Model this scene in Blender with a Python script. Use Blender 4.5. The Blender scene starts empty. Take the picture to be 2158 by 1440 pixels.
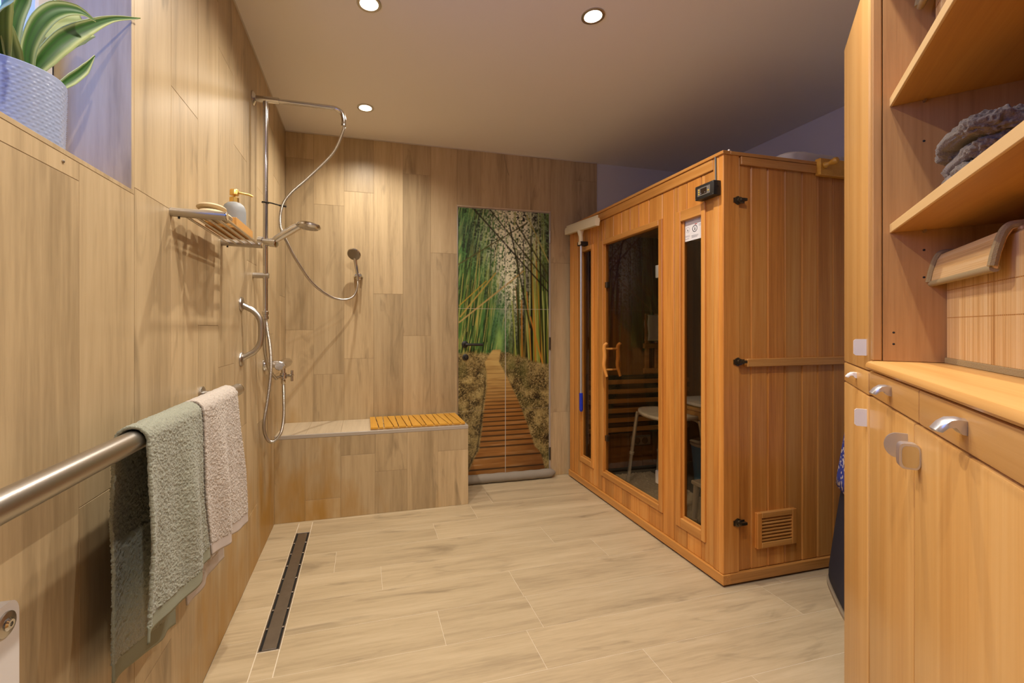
import bpy, bmesh, math, random
import numpy as np
from mathutils import Vector, Matrix, noise as mnoise
random.seed(7); np.random.seed(7)
PI = math.pi
sc = bpy.context.scene
COL = sc.collection

# ------------------------------------------------------------------ camera
FPX, W_, H_ = 915.0, 2158.0, 1440.0
CAM_H = 1.19
YAW = math.radians(14.533)
cd = bpy.data.cameras.new('camera'); cam = bpy.data.objects.new('camera', cd); COL.objects.link(cam)
cd.sensor_width = 36.0; cd.sensor_fit = 'HORIZONTAL'
cd.lens = 36.0 * FPX / W_
cd.shift_x = (W_ / 2 - 1003.0) / W_
cd.shift_y = -(H_ / 2 - 690.0) / W_
cd.clip_start = 0.02
cam.location = (0, 0, CAM_H)
cam.rotation_euler = (PI / 2, 0, -YAW)
sc.camera = cam
# ------------------------------------------------------------------ world, exposure
world = bpy.data.worlds.new('sky'); sc.world = world; world.use_nodes = True
bg = world.node_tree.nodes['Background']
bg.inputs[0].default_value = (0.13, 0.28, 1.0, 1); bg.inputs[1].default_value = 5.5
vs = sc.view_settings
vs.view_transform = 'Standard'; vs.look = 'None'; vs.gamma = 1.0; vs.use_curve_mapping = False
vs.exposure = 0.06
LAMP_W = 52.0
LAMP_COL = (1.0, 0.91, 0.79)
# portal so that daylight through the window is sampled well
pl = bpy.data.lights.new('window_portal', 'AREA'); pl.shape = 'RECTANGLE'; pl.size = 1.1; pl.size_y = 0.85
pl.cycles.is_portal = True
po = bpy.data.objects.new('window_portal', pl); COL.objects.link(po)
po.location = (-0.735, 0.63, 1.93); po.rotation_euler = (0, -PI / 2, 0)

# ------------------------------------------------------------------ constants (metres)
XL, YB, ZC = -0.52, 3.22, 2.545      # left wall face, back wall face, ceiling
XR, YF = 2.85, -1.30                 # right wall, wall behind the camera
TT = 0.009                           # tile thickness

# ------------------------------------------------------------------ helpers
def lin(h):
    h = h.lstrip('#'); o = []
    for i in (0, 2, 4):
        c = int(h[i:i+2], 16) / 255.0
        o.append(c / 12.92 if c <= 0.04045 else ((c + 0.055) / 1.055) ** 2.4)
    return (o[0], o[1], o[2], 1.0)

OFF = {}
def tag(o, label=None, cat=None, group=None, kind=None):
    if label: o['label'] = label
    if cat: o['category'] = cat
    if group: o['group'] = group
    if kind: o['kind'] = kind
    return o
def thing(name, label, cat, loc=(0, 0, 0), rotz=0.0, group=None, local=False):
    o = bpy.data.objects.new(name, None); COL.objects.link(o)
    o.empty_display_size = 0.05
    o.location = loc; o.rotation_euler = (0, 0, rotz)
    OFF[o.name] = Vector((0, 0, 0)) if (local or rotz) else Vector(loc)
    return tag(o, label, cat, group)
def link(name, me, mat, parent=None, at=Vector((0, 0, 0))):
    o = bpy.data.objects.new(name, me); COL.objects.link(o)
    if mat is not None and not me.materials: me.materials.append(mat)
    if parent is not None:
        o.parent = parent
        base = OFF.get(parent.name, Vector((0, 0, 0)))
    else:
        base = Vector((0, 0, 0))
    o.location = Vector(at) - base
    OFF[o.name] = Vector(at)
    return o
_cache = {}
def bevel_mesh(dx, dy, dz, b, mat, seg=1):
    key = (round(dx, 4), round(dy, 4), round(dz, 4), round(b, 4), mat.name if mat else '', seg)
    if key in _cache: return _cache[key]
    bm = bmesh.new(); bmesh.ops.create_cube(bm, size=1.0)
    bmesh.ops.scale(bm, vec=(dx, dy, dz), verts=bm.verts)
    if b > 0:
        b = min(b, 0.45 * min(dx, dy, dz))
        bmesh.ops.bevel(bm, geom=list(bm.edges), offset=b, segments=seg, profile=0.6, affect='EDGES')
    me = bpy.data.meshes.new('box'); bm.to_mesh(me); bm.free()
    if seg > 1: smooth(me, 35)
    if mat: me.materials.append(mat)
    _cache[key] = me
    return me
def smooth(me, ang=40):
    me.polygons.foreach_set('use_smooth', [True] * len(me.polygons))
    me.set_sharp_from_angle(angle=math.radians(ang))
def box(name, x0, x1, y0, y1, z0, z1, mat, parent=None, b=0.0015, seg=1):
    me = bevel_mesh(x1 - x0, y1 - y0, z1 - z0, b, mat, seg)
    return link(name, me, None, parent, Vector(((x0 + x1) / 2, (y0 + y1) / 2, (z0 + z1) / 2)))

class MB:
    def __init__(s): s.v = []; s.f = []
    def add(s, vs_, fs):
        n = len(s.v); s.v += [tuple(p) for p in vs_]; s.f += [tuple(i + n for i in f) for f in fs]; return s
    def box(s, x0, x1, y0, y1, z0, z1):
        return s.add([(x0,y0,z0),(x1,y0,z0),(x1,y1,z0),(x0,y1,z0),(x0,y0,z1),(x1,y0,z1),(x1,y1,z1),(x0,y1,z1)],
                     [(0,3,2,1),(4,5,6,7),(0,1,5,4),(1,2,6,5),(2,3,7,6),(3,0,4,7)])
    def tube(s, pts, r, n=14, cap=True):
        P = [Vector(p) for p in pts]; m = len(P)
        R = r if isinstance(r, (list, tuple)) else [r] * m
        T = []
        for i in range(m):
            a = P[max(i-1, 0)]; b = P[min(i+1, m-1)]
            t = (b - a); T.append(t.normalized() if t.length > 1e-9 else Vector((0, 0, 1)))
        up = Vector((0, 0, 1)) if abs(T[0].z) < 0.9 else Vector((1, 0, 0))
        N = (up - T[0] * up.dot(T[0])).normalized()
        vs_ = []; fs = []
        for i in range(m):
            N = (N - T[i] * N.dot(T[i])).normalized(); Bn = T[i].cross(N)
            for k in range(n):
                a = 2 * PI * k / n
                vs_.append(P[i] + (N * math.cos(a) + Bn * math.sin(a)) * R[i])
        for i in range(m - 1):
            for k in range(n):
                k2 = (k + 1) % n
                fs.append((i*n+k, i*n+k2, (i+1)*n+k2, (i+1)*n+k))
        if cap:
            fs.append(tuple(reversed(range(n)))); fs.append(tuple((m-1)*n + k for k in range(n)))
        return s.add(vs_, fs)
    def lathe(s, prof, c=(0, 0, 0), axis=(0, 0, 1), n=28, cap=True):
        ax = Vector(axis).normalized(); q = Vector((0, 0, 1)).rotation_difference(ax); c = Vector(c)
        vs_ = []; fs = []
        for (r, z) in prof:
            for k in range(n):
                a = 2 * PI * k / n
                vs_.append(c + q @ Vector((r * math.cos(a), r * math.sin(a), z)))
        m = len(prof)
        for i in range(m - 1):
            for k in range(n):
                k2 = (k + 1) % n
                fs.append((i*n+k, i*n+k2, (i+1)*n+k2, (i+1)*n+k))
        if cap:
            fs.append(tuple(reversed(range(n)))); fs.append(tuple((m-1)*n + k for k in range(n)))
        return s.add(vs_, fs)
    def prism(s, poly, a, b, ax='y'):
        n = len(poly)
        def P(u, w, t): return {'y': (u, t, w), 'x': (t, u, w), 'z': (u, w, t)}[ax]
        vs_ = [P(u, w, a) for u, w in poly] + [P(u, w, b) for u, w in poly]
        fs = [tuple(range(n)), tuple(reversed(range(n, 2*n)))] + [(i, i+n, (i+1) % n + n, (i+1) % n) for i in range(n)]
        return s.add(vs_, fs)
    def grid(s, A):
        h, w = A.shape[:2]
        vs_ = A.reshape(-1, 3).tolist()
        fs = [(i*w+j, i*w+j+1, (i+1)*w+j+1, (i+1)*w+j) for i in range(h-1) for j in range(w-1)]
        return s.add(vs_, fs)
    def mesh(s, name, off=Vector((0, 0, 0)), sm=40, fix=True):
        me = bpy.data.meshes.new(name)
        me.from_pydata([(p[0]-off.x, p[1]-off.y, p[2]-off.z) for p in s.v], [], s.f)
        if fix:
            bm = bmesh.new(); bm.from_mesh(me); bmesh.ops.recalc_face_normals(bm, faces=bm.faces); bm.to_mesh(me); bm.free()
        me.update()
        if sm: smooth(me, sm)
        return me
    def build(s, name, mat, parent=None, at=None, sm=40, fix=True):
        if at is None: at = OFF.get(parent.name, Vector((0, 0, 0))) if parent is not None else Vector((0, 0, 0))
        at = Vector(at)
        me = s.mesh(name, at, sm, fix); me.materials.append(mat)
        return link(name, me, None, parent, at)

def spline(pts, n=12):
    P = [np.array(p, float) for p in pts]; P = [2*P[0]-P[1]] + P + [2*P[-1]-P[-2]]
    out = []
    for i in range(1, len(P) - 2):
        for k in range(n):
            t = k / n
            out.append(0.5*((2*P[i]) + (-P[i-1]+P[i+1])*t + (2*P[i-1]-5*P[i]+4*P[i+1]-P[i+2])*t*t + (-P[i-1]+3*P[i]-3*P[i+1]+P[i+2])*t**3))
    out.append(P[-2]); return [tuple(p) for p in out]
def resample(pts, step):
    P = np.array(pts); d = np.r_[0, np.cumsum(np.linalg.norm(np.diff(P, axis=0), axis=1))]
    n = max(2, int(d[-1] / step)); t = np.linspace(0, d[-1], n)
    return [tuple(p) for p in np.c_[np.interp(t, d, P[:,0]), np.interp(t, d, P[:,1]), np.interp(t, d, P[:,2])]]
def ribbed(mb, pts, r, pitch=0.0042, n=10, depth=0.0012):
    P = resample(spline(pts, 14), pitch / 2)
    mb.tube(P, [r if i % 2 == 0 else r - depth for i in range(len(P))], n); return mb

# value noise in numpy
def _hash(ix, iy, iz):
    h = (ix.astype(np.int64)*374761393 + iy.astype(np.int64)*668265263 + iz.astype(np.int64)*2147483647) & 0xffffffff
    h = ((h ^ (h >> 13)) * 1274126177) & 0xffffffff
    h = h ^ (h >> 16)
    return (h & 0xffff) / 65535.0
def vnoise(x, y, z=None):
    x = np.asarray(x, float); y = np.asarray(y, float); z = np.zeros_like(x) if z is None else np.asarray(z, float)
    ix, iy, iz = np.floor(x), np.floor(y), np.floor(z); fx, fy, fz = x-ix, y-iy, z-iz
    fx, fy, fz = fx*fx*(3-2*fx), fy*fy*(3-2*fy), fz*fz*(3-2*fz)
    r = 0
    for a in (0, 1):
        for b in (0, 1):
            for c in (0, 1):
                w = (fx if a else 1-fx) * (fy if b else 1-fy) * (fz if c else 1-fz)
                r = r + w * _hash(ix+a, iy+b, iz+c)
    return r
def fbm(x, y, z=None, o=4):
    r = 0; a = 0.5; s = 1.0
    for k in range(o):
        r = r + a * vnoise(np.asarray(x)*s + 17*k, np.asarray(y)*s + 5*k, None if z is None else np.asarray(z)*s); a *= 0.5; s *= 2.03
    return r

# ------------------------------------------------------------------ materials
def newmat(name):
    m = bpy.data.materials.new(name); m.use_nodes = True
    nt = m.node_tree; return m, nt, nt.nodes['Principled BSDF']
def plain(name, c, rough=0.5, metal=0.0, coat=0.0, bump=0.0, bscale=200.0, spec=0.5, vary=0.0):
    m, nt, p = newmat(name)
    c = lin(c) if isinstance(c, str) else c
    p.inputs['Base Color'].default_value = c; p.inputs['Roughness'].default_value = rough; p.inputs['Metallic'].default_value = metal
    p.inputs['Coat Weight'].default_value = coat; p.inputs['Specular IOR Level'].default_value = spec
    if bump or vary:
        tc = nt.nodes.new('ShaderNodeTexCoord'); nz = nt.nodes.new('ShaderNodeTexNoise'); nz.inputs['Scale'].default_value = bscale; nz.inputs['Detail'].default_value = 3
        nt.links.new(tc.outputs['Object'], nz.inputs['Vector'])
        if bump:
            b = nt.nodes.new('ShaderNodeBump'); b.inputs['Strength'].default_value = bump; b.inputs['Distance'].default_value = 0.002
            nt.links.new(nz.outputs['Fac'], b.inputs['Height']); nt.links.new(b.outputs['Normal'], p.inputs['Normal'])
        if vary:
            mx = nt.nodes.new('ShaderNodeMix'); mx.data_type = 'RGBA'
            mx.inputs['A'].default_value = tuple(v*(1-vary) for v in c[:3]) + (1,); mx.inputs['B'].default_value = tuple(min(1, v*(1+vary)) for v in c[:3]) + (1,)
            nt.links.new(nz.outputs['Fac'], mx.inputs['Factor']); nt.links.new(mx.outputs['Result'], p.inputs['Base Color'])
    return m
def wood(name, dark, mid, light, axis='z', across=14.0, along=0.9, rough=0.45, vary=0.12, fine=0.35, coat=0.0, knots=0.0, bump=0.15, stain=False, spec=0.4):
    m, nt, p = newmat(name); N = nt.nodes; L = nt.links
    tc = N.new('ShaderNodeTexCoord'); oi = N.new('ShaderNodeObjectInfo')
    mul = N.new('ShaderNodeMath'); mul.operation = 'MULTIPLY'; mul.inputs[1].default_value = 53.7; L.new(oi.outputs['Random'], mul.inputs[0])
    mp = N.new('ShaderNodeMapping'); L.new(tc.outputs['Object'], mp.inputs['Vector'])
    s = {'x': (along, across, across), 'y': (across, along, across), 'z': (across, across, along)}[axis]
    mp.inputs['Scale'].default_value = s
    va = N.new('ShaderNodeVectorMath'); va.operation = 'ADD'; L.new(mp.outputs['Vector'], va.inputs[0]); L.new(mul.outputs[0], va.inputs[1])
    n1 = N.new('ShaderNodeTexNoise'); n1.inputs['Scale'].default_value = 1.0; n1.inputs['Detail'].default_value = 5; n1.inputs['Roughness'].default_value = 0.6; n1.inputs['Distortion'].default_value = 0.5
    L.new(va.outputs[0], n1.inputs['Vector'])
    vm = N.new('ShaderNodeVectorMath'); vm.operation = 'SCALE'; vm.inputs['Scale'].default_value = 7.0; L.new(va.outputs[0], vm.inputs[0])
    n2 = N.new('ShaderNodeTexNoise'); n2.inputs['Scale'].default_value = 1.0; n2.inputs['Detail'].default_value = 4; n2.inputs['Roughness'].default_value = 0.7
    L.new(vm.outputs[0], n2.inputs['Vector'])
    mixf = N.new('ShaderNodeMix'); mixf.inputs['Factor'].default_value = fine
    L.new(n1.outputs['Fac'], mixf.inputs['A']); L.new(n2.outputs['Fac'], mixf.inputs['B'])
    cr = N.new('ShaderNodeValToRGB'); e = cr.color_ramp.elements
    e[0].position = 0.27; e[0].color = lin(dark); e[1].position = 0.75; e[1].color = lin(light)
    k = cr.color_ramp.elements.new(0.5); k.color = lin(mid)
    L.new(mixf.outputs['Result'], cr.inputs['Fac'])
    hs = N.new('ShaderNodeHueSaturation'); L.new(cr.outputs['Color'], hs.inputs['Color'])
    mr = N.new('ShaderNodeMapRange'); mr.inputs['To Min'].default_value = 1 - vary; mr.inputs['To Max'].default_value = 1 + vary
    L.new(oi.outputs['Random'], mr.inputs['Value']); L.new(mr.outputs['Result'], hs.inputs['Value'])
    out = hs.outputs['Color']
    if knots:
        mk = N.new('ShaderNodeMapping'); L.new(tc.outputs['Object'], mk.inputs['Vector'])
        mk.inputs['Scale'].default_value = {'x': (1.6, 7, 7), 'y': (7, 1.6, 7), 'z': (7, 7, 1.6)}[axis]
        vk = N.new('ShaderNodeVectorMath'); vk.operation = 'ADD'; L.new(mk.outputs['Vector'], vk.inputs[0]); L.new(mul.outputs[0], vk.inputs[1])
        nk = N.new('ShaderNodeTexNoise'); nk.inputs['Scale'].default_value = 1.3; nk.inputs['Detail'].default_value = 4; nk.inputs['Distortion'].default_value = 1.2; L.new(vk.outputs[0], nk.inputs['Vector'])
        rk = N.new('ShaderNodeValToRGB'); rk.color_ramp.elements[0].position = 0.60; rk.color_ramp.elements[0].color = (0, 0, 0, 1); rk.color_ramp.elements[1].position = 0.74; rk.color_ramp.elements[1].color = (knots, knots, knots, 1)
        L.new(nk.outputs['Fac'], rk.inputs['Fac'])
        mx = N.new('ShaderNodeMix'); mx.data_type = 'RGBA'; L.new(rk.outputs['Color'], mx.inputs['Factor']); L.new(out, mx.inputs['A']); mx.inputs['B'].default_value = tuple(v*0.55 for v in lin(dark)[:3]) + (1,)
        out = mx.outputs['Result']
    if stain:   # ochre limescale and soap stains low on the shower wall near the corner
        g = N.new('ShaderNodeNewGeometry'); sx = N.new('ShaderNodeSeparateXYZ'); L.new(g.outputs['Position'], sx.inputs[0])
        ns = N.new('ShaderNodeTexNoise'); ns.inputs['Scale'].default_value = 3.4; ns.inputs['Detail'].default_value = 3
        ms = N.new('ShaderNodeMapping'); ms.inputs['Scale'].default_value = (2.2, 2.2, 0.8); L.new(g.outputs['Position'], ms.inputs['Vector']); L.new(ms.outputs['Vector'], ns.inputs['Vector'])
        rz = N.new('ShaderNodeMapRange'); rz.inputs['From Min'].default_value = 0.85; rz.inputs['From Max'].default_value = 0.15; rz.inputs['To Min'].default_value = -0.25; rz.inputs['To Max'].default_value = 0.30; L.new(sx.outputs['Z'], rz.inputs['Value'])
        ry = N.new('ShaderNodeMapRange'); ry.inputs['From Min'].default_value = 1.25; ry.inputs['From Max'].default_value = 1.9; ry.inputs['To Min'].default_value = -0.35; ry.inputs['To Max'].default_value = 0.0; L.new(sx.outputs['Y'], ry.inputs['Value'])
        rx = N.new('ShaderNodeMapRange'); rx.inputs['From Min'].default_value = -0.45; rx.inputs['From Max'].default_value = 0.1; rx.inputs['To Min'].default_value = 0.0; rx.inputs['To Max'].default_value = -0.35; L.new(sx.outputs['X'], rx.inputs['Value'])
        a1 = N.new('ShaderNodeMath'); L.new(ns.outputs['Fac'], a1.inputs[0]); L.new(rz.outputs[0], a1.inputs[1])
        a2 = N.new('ShaderNodeMath'); L.new(a1.outputs[0], a2.inputs[0]); L.new(ry.outputs[0], a2.inputs[1])
        a3 = N.new('ShaderNodeMath'); L.new(a2.outputs[0], a3.inputs[0]); L.new(rx.outputs[0], a3.inputs[1])
        rr = N.new('ShaderNodeMapRange'); rr.inputs['From Min'].default_value = 0.50; rr.inputs['From Max'].default_value = 0.85; rr.inputs['To Max'].default_value = 0.8; L.new(a3.outputs[0], rr.inputs['Value'])
        mx = N.new('ShaderNodeMix'); mx.data_type = 'RGBA'; L.new(rr.outputs[0], mx.inputs['Factor']); L.new(out, mx.inputs['A']); mx.inputs['B'].default_value = lin('#a87a22')
        out = mx.outputs['Result']
    L.new(out, p.inputs['Base Color'])
    p.inputs['Roughness'].default_value = rough; p.inputs['Coat Weight'].default_value = coat; p.inputs['Coat Roughness'].default_value = 0.25; p.inputs['Specular IOR Level'].default_value = spec
    b = N.new('ShaderNodeBump'); b.inputs['Strength'].default_value = bump; b.inputs['Distance'].default_value = 0.001
    L.new(n2.outputs['Fac'], b.inputs['Height']); L.new(b.outputs['Normal'], p.inputs['Normal'])
    return m

M = {}
M['tile_wall'] = wood('wood_look_tile_vertical', '#8c7859', '#b8a17c', '#cdb791', 'z', 8, 0.5, 0.42, 0.11, 0.36, bump=0.08, knots=0.5, stain=True)
M['tile_floor'] = wood('wood_look_tile_floor', '#958368', '#b8a584', '#cdbb9b', 'x', 10, 0.7, 0.38, 0.05, 0.40, knots=0.5)
M['tile_top'] = wood('wood_look_tile_bench_top', '#a9997f', '#c2b195', '#d2c2a6', 'y', 13, 0.8, 0.38, 0.05, 0.35)
M['grout'] = plain('grout', '#8c7758', 0.9)
M['grout_floor'] = plain('grout_floor', '#ddd0b8', 0.9)
M['paint'] = plain('white_paint', '#d9d6d2', 0.85, bump=0.06, bscale=60)
M['ceil'] = plain('ceiling_paint', '#e8e4df', 0.8, bump=0.08, bscale=35)
M['cedar'] = wood('orange_cedar', '#9a581c', '#c6843a', '#dca65c', 'z', 13, 0.4, 0.38, 0.20, 0.35, coat=0.25)
M['cedar_x'] = wood('orange_cedar_x', '#a26828', '#c58a44', '#d8a660', 'x', 22, 0.8, 0.38, 0.06, 0.35, coat=0.25)
M['cedar_y'] = wood('orange_cedar_y', '#a26828', '#c28640', '#d4a05a', 'y', 22, 0.8, 0.38, 0.06, 0.35, coat=0.25)
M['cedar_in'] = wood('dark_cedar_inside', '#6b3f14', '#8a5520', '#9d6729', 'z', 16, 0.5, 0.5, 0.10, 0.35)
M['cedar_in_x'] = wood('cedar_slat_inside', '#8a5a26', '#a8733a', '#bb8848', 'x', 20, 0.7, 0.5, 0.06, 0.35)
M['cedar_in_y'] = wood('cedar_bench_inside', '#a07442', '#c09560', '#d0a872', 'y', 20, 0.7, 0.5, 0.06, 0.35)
M['beech_v'] = wood('beech_vertical', '#c08844', '#d3a05a', '#deb06c', 'z', 20, 0.45, 0.38, 0.04, 0.30, coat=0.2)
M['beech_h'] = wood('beech_horizontal', '#c08844', '#d3a05a', '#deb06c', 'x', 20, 0.45, 0.38, 0.04, 0.30, coat=0.2)
M['oak_in'] = wood('oak_inside', '#93683c', '#b0824e', '#c0945f', 'z', 16, 0.5, 0.45, 0.03, 0.40)
M['shelf'] = wood('shelf_veneer', '#a5702e', '#bb853c', '#c9964a', 'x', 18, 0.6, 0.42, 0.03, 0.35)
M['lipping'] = wood('shelf_lipping', '#c9a062', '#d9b478', '#e2c189', 'x', 14, 0.6, 0.42, 0.02, 0.25)
M['mat_wood'] = wood('teak_slat', '#b98026', '#d19a38', '#deaa48', 'y', 18, 0.8, 0.4, 0.07, 0.35, coat=0.15)
M['bamboo_light'] = wood('bamboo_tray', '#b07a3a', '#c99552', '#d8aa68', 'y', 24, 0.9, 0.4, 0.04, 0.3)
M['chrome'] = plain('chrome', (0.62, 0.61, 0.60, 1), 0.12, 1.0)
M['steel'] = plain('brushed_steel', (0.50, 0.47, 0.43, 1), 0.32, 1.0, bump=0.05, bscale=300)
M['drain'] = plain('drain_steel', (0.30, 0.27, 0.23, 1), 0.36, 0.9, vary=0.15, bscale=30)
M['dark'] = plain('black_gap', '#14110d', 0.8)
M['black'] = plain('black_plastic', '#1d1a17', 0.45)
M['white_pl'] = plain('white_plastic', '#d8d4d2', 0.4)
M['grey_pl'] = plain('pale_grey_plastic', '#b9b3aa', 0.5)
M['trim'] = plain('bench_edge_trim', '#b4aca2', 0.35, 0.3)
M['caulk'] = plain('sealant', '#c8bfb2', 0.7)
M['gold'] = plain('matte_gold', (0.78, 0.52, 0.16, 1), 0.32, 1.0)
M['bottle'] = plain('grey_bottle', '#8e9192', 0.55)
M['soap'] = plain('pale_sponge', '#cdb995', 0.8, bump=0.5, bscale=400, vary=0.08)
M['pot'] = plain('pale_blue_ceramic', '#98a4c2', 0.28, coat=0.3)
M['soil'] = plain('soil', '#2b2018', 0.95, bump=0.8, bscale=150)
M['satin'] = plain('satin_metal', (0.66, 0.66, 0.68, 1), 0.34, 0.85)
M['bronze'] = plain('antique_bronze', (0.13, 0.10, 0.06, 1), 0.30, 0.9)
M['brown_frame'] = plain('brown_window_frame', '#5a3a28', 0.5)
M['navy'] = plain('navy_fabric', '#22222f', 0.8, bump=0.2, bscale=500)
M['cork'] = plain('cork_base', '#94836a', 0.9, bump=0.4, bscale=300)
M['grey_roll'] = plain('grey_velour', '#8f8678', 0.9, bump=0.4, bscale=250, vary=0.12)
M['blue'] = plain('blue_rubber', '#1730b0', 0.45)
M['blue_box'] = plain('blue_plastic', '#4c8fd0', 0.4)
M['alu'] = plain('aluminium_pole', (0.62, 0.63, 0.66, 1), 0.38, 0.8)
M['cream'] = plain('cream_plastic', '#dccfae', 0.5)
M['wire'] = plain('grey_cable', '#6a6b66', 0.5)
M['wire_white'] = plain('white_cable', '#d6d2ca', 0.5)
M['paper'] = plain('paper', '#dbd7d4', 0.7)
M['ink'] = plain('ink', '#3a3a46', 0.7)
M['ink_light'] = plain('pale_ink', '#a9a7ac', 0.7)
M['ink_red'] = plain('red_ink', '#c0453c', 0.7)
M['ink_blue'] = plain('blue_ink', '#3566a8', 0.7)
M['panel_grey'] = plain('grey_panel', '#6d675e', 0.35)
M['screen'] = plain('dark_screen', '#2c2018', 0.2)
M['yellow'] = plain('yellow_button', '#d8b428', 0.4)
M['trim_tape'] = plain('woven_tape', '#a08a5f', 0.9, bump=0.7, bscale=700, vary=0.15)
M['rug'] = plain('rug_pile', '#a79d90', 0.95, bump=0.8, bscale=300, vary=0.15)
M['bluetowel'] = plain('pale_blue_towel', '#c3c7d6', 0.95, bump=0.6, bscale=350)
M['white_towel'] = plain('white_towel', '#cfc8bd', 0.95, bump=0.7, bscale=300)
M['stool_leg'] = plain('stool_leg_metal', (0.72, 0.70, 0.66, 1), 0.35, 0.6)

def terry(name, c1, c2):
    m, nt, p = newmat(name); N = nt.nodes; L = nt.links
    tc = N.new('ShaderNodeTexCoord'); nz = N.new('ShaderNodeTexNoise'); nz.inputs['Scale'].default_value = 420; nz.inputs['Detail'].default_value = 2
    L.new(tc.outputs['Object'], nz.inputs['Vector'])
    mx = N.new('ShaderNodeMix'); mx.data_type = 'RGBA'; mx.inputs['A'].default_value = lin(c1); mx.inputs['B'].default_value = lin(c2)
    L.new(nz.outputs['Fac'], mx.inputs['Factor']); L.new(mx.outputs['Result'], p.inputs['Base Color'])
    p.inputs['Roughness'].default_value = 0.95; p.inputs['Sheen Weight'].default_value = 0.25; p.inputs['Specular IOR Level'].default_value = 0.1
    b = N.new('ShaderNodeBump'); b.inputs['Strength'].default_value = 0.7; b.inputs['Distance'].default_value = 0.002
    L.new(nz.outputs['Fac'], b.inputs['Height']); L.new(b.outputs['Normal'], p.inputs['Normal'])
    return m
M['terry_green'] = terry('sage_terry', '#7b7d6c', '#a8a998')
M['terry_beige'] = terry('beige_terry', '#a59b90', '#cfc4b8')
M['terry_grey'] = terry('grey_plush', '#544d43', '#8d8171')
M['hem_green'] = plain('sage_hem', '#8c8f7c', 0.9, bump=0.3, bscale=900)
M['hem_beige'] = plain('beige_hem', '#bdb3ac', 0.9, bump=0.3, bscale=900)

def colour_attr_mat(name, rough=0.3, coat=0.0):
    m, nt, p = newmat(name)
    a = nt.nodes.new('ShaderNodeAttribute'); a.attribute_name = 'print'
    nt.links.new(a.outputs['Color'], p.inputs['Base Color']); p.inputs['Roughness'].default_value = rough; p.inputs['Coat Weight'].default_value = coat
    return m
M['print'] = colour_attr_mat('printed_bamboo_photo', 0.3)
M['leaf'] = colour_attr_mat('variegated_leaf', 0.5)
_n = M['leaf'].node_tree; _t = _n.nodes.new('ShaderNodeBsdfTranslucent'); _m = _n.nodes.new('ShaderNodeMixShader'); _m.inputs[0].default_value = 0.4
_n.links.new(_n.nodes['Attribute'].outputs['Color'], _t.inputs['Color']); _n.links.new(_n.nodes['Principled BSDF'].outputs[0], _m.inputs[1]); _n.links.new(_t.outputs[0], _m.inputs[2]); _n.links.new(_m.outputs[0], _n.nodes['Material Output'].inputs[0])

def glass(name, tint, rough=0.02):
    m, nt, p = newmat(name); N = nt.nodes; L = nt.links; N.remove(p)
    tr = N.new('ShaderNodeBsdfTransparent'); tr.inputs[0].default_value = tint
    gl = N.new('ShaderNodeBsdfGlossy'); gl.inputs['Roughness'].default_value = rough
    fr = N.new('ShaderNodeFresnel'); fr.inputs['IOR'].default_value = 1.5
    mx = N.new('ShaderNodeMixShader'); ge = N.new('ShaderNodeNewGeometry'); iv = N.new('ShaderNodeMath'); iv.operation = 'SUBTRACT'; iv.inputs[0].default_value = 1.0; L.new(ge.outputs['Backfacing'], iv.inputs[1])
    pr0 = N.new('ShaderNodeMath'); pr0.operation = 'MULTIPLY'; L.new(fr.outputs[0], pr0.inputs[0]); L.new(iv.outputs[0], pr0.inputs[1])   # no false total reflection on the way out of the pane
    L.new(pr0.outputs[0], mx.inputs[0]); L.new(tr.outputs[0], mx.inputs[1]); L.new(gl.outputs[0], mx.inputs[2])
    L.new(mx.outputs[0], N['Material Output'].inputs[0]); return m
M['glass_tint'] = glass('bronze_tinted_glass', (0.85, 0.80, 0.70, 1))
M['glass_clear'] = glass('window_glass', (0.97, 0.98, 1.0, 1))
def emit(name, col, s):
    m, nt, p = newmat(name); p.inputs['Base Color'].default_value = (0.9, 0.9, 0.9, 1)
    p.inputs['Emission Color'].default_value = col; p.inputs['Emission Strength'].default_value = s; return m
M['lamp'] = emit('lamp_lens', (1.0, 0.90, 0.72, 1), 14.0)
def bamboo_mat(name, axis):
    m, nt, p = newmat(name); N = nt.nodes; L = nt.links
    tc = N.new('ShaderNodeTexCoord'); mp = N.new('ShaderNodeMapping'); L.new(tc.outputs['Object'], mp.inputs['Vector'])
    mp.inputs['Scale'].default_value = (260, 260, 3) if axis == 'z' else (3, 260, 260)
    n = N.new('ShaderNodeTexNoise'); n.inputs['Scale'].default_value = 1; n.inputs['Detail'].default_value = 2; L.new(mp.outputs[0], n.inputs['Vector'])
    m2 = N.new('ShaderNodeMapping'); m2.inputs['Scale'].default_value = (40, 40, 1.0) if axis == 'z' else (1, 40, 40); L.new(tc.outputs['Object'], m2.inputs['Vector'])
    n2 = N.new('ShaderNodeTexNoise'); n2.inputs['Scale'].default_value = 1; L.new(m2.outputs[0], n2.inputs['Vector'])
    mixf = N.new('ShaderNodeMix'); mixf.inputs['Factor'].default_value = 0.5; L.new(n.outputs['Fac'], mixf.inputs['A']); L.new(n2.outputs['Fac'], mixf.inputs['B'])
    cr = N.new('ShaderNodeValToRGB'); e = cr.color_ramp.elements; e[0].position = 0.33; e[0].color = lin('#a8783f'); e[1].position = 0.6; e[1].color = lin('#dab884'); k = e.new(0.45); k.color = lin('#cda368')
    L.new(mixf.outputs['Result'], cr.inputs['Fac']); L.new(cr.outputs['Color'], p.inputs['Base Color'])
    b = N.new('ShaderNodeBump'); b.inputs['Strength'].default_value = 0.5; b.inputs['Distance'].default_value = 0.001; L.new(n.outputs['Fac'], b.inputs['Height']); L.new(b.outputs['Normal'], p.inputs['Normal'])
    p.inputs['Roughness'].default_value = 0.5; return m
M['bamboo_z'] = bamboo_mat('bamboo_strips_upright', 'z')
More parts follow.
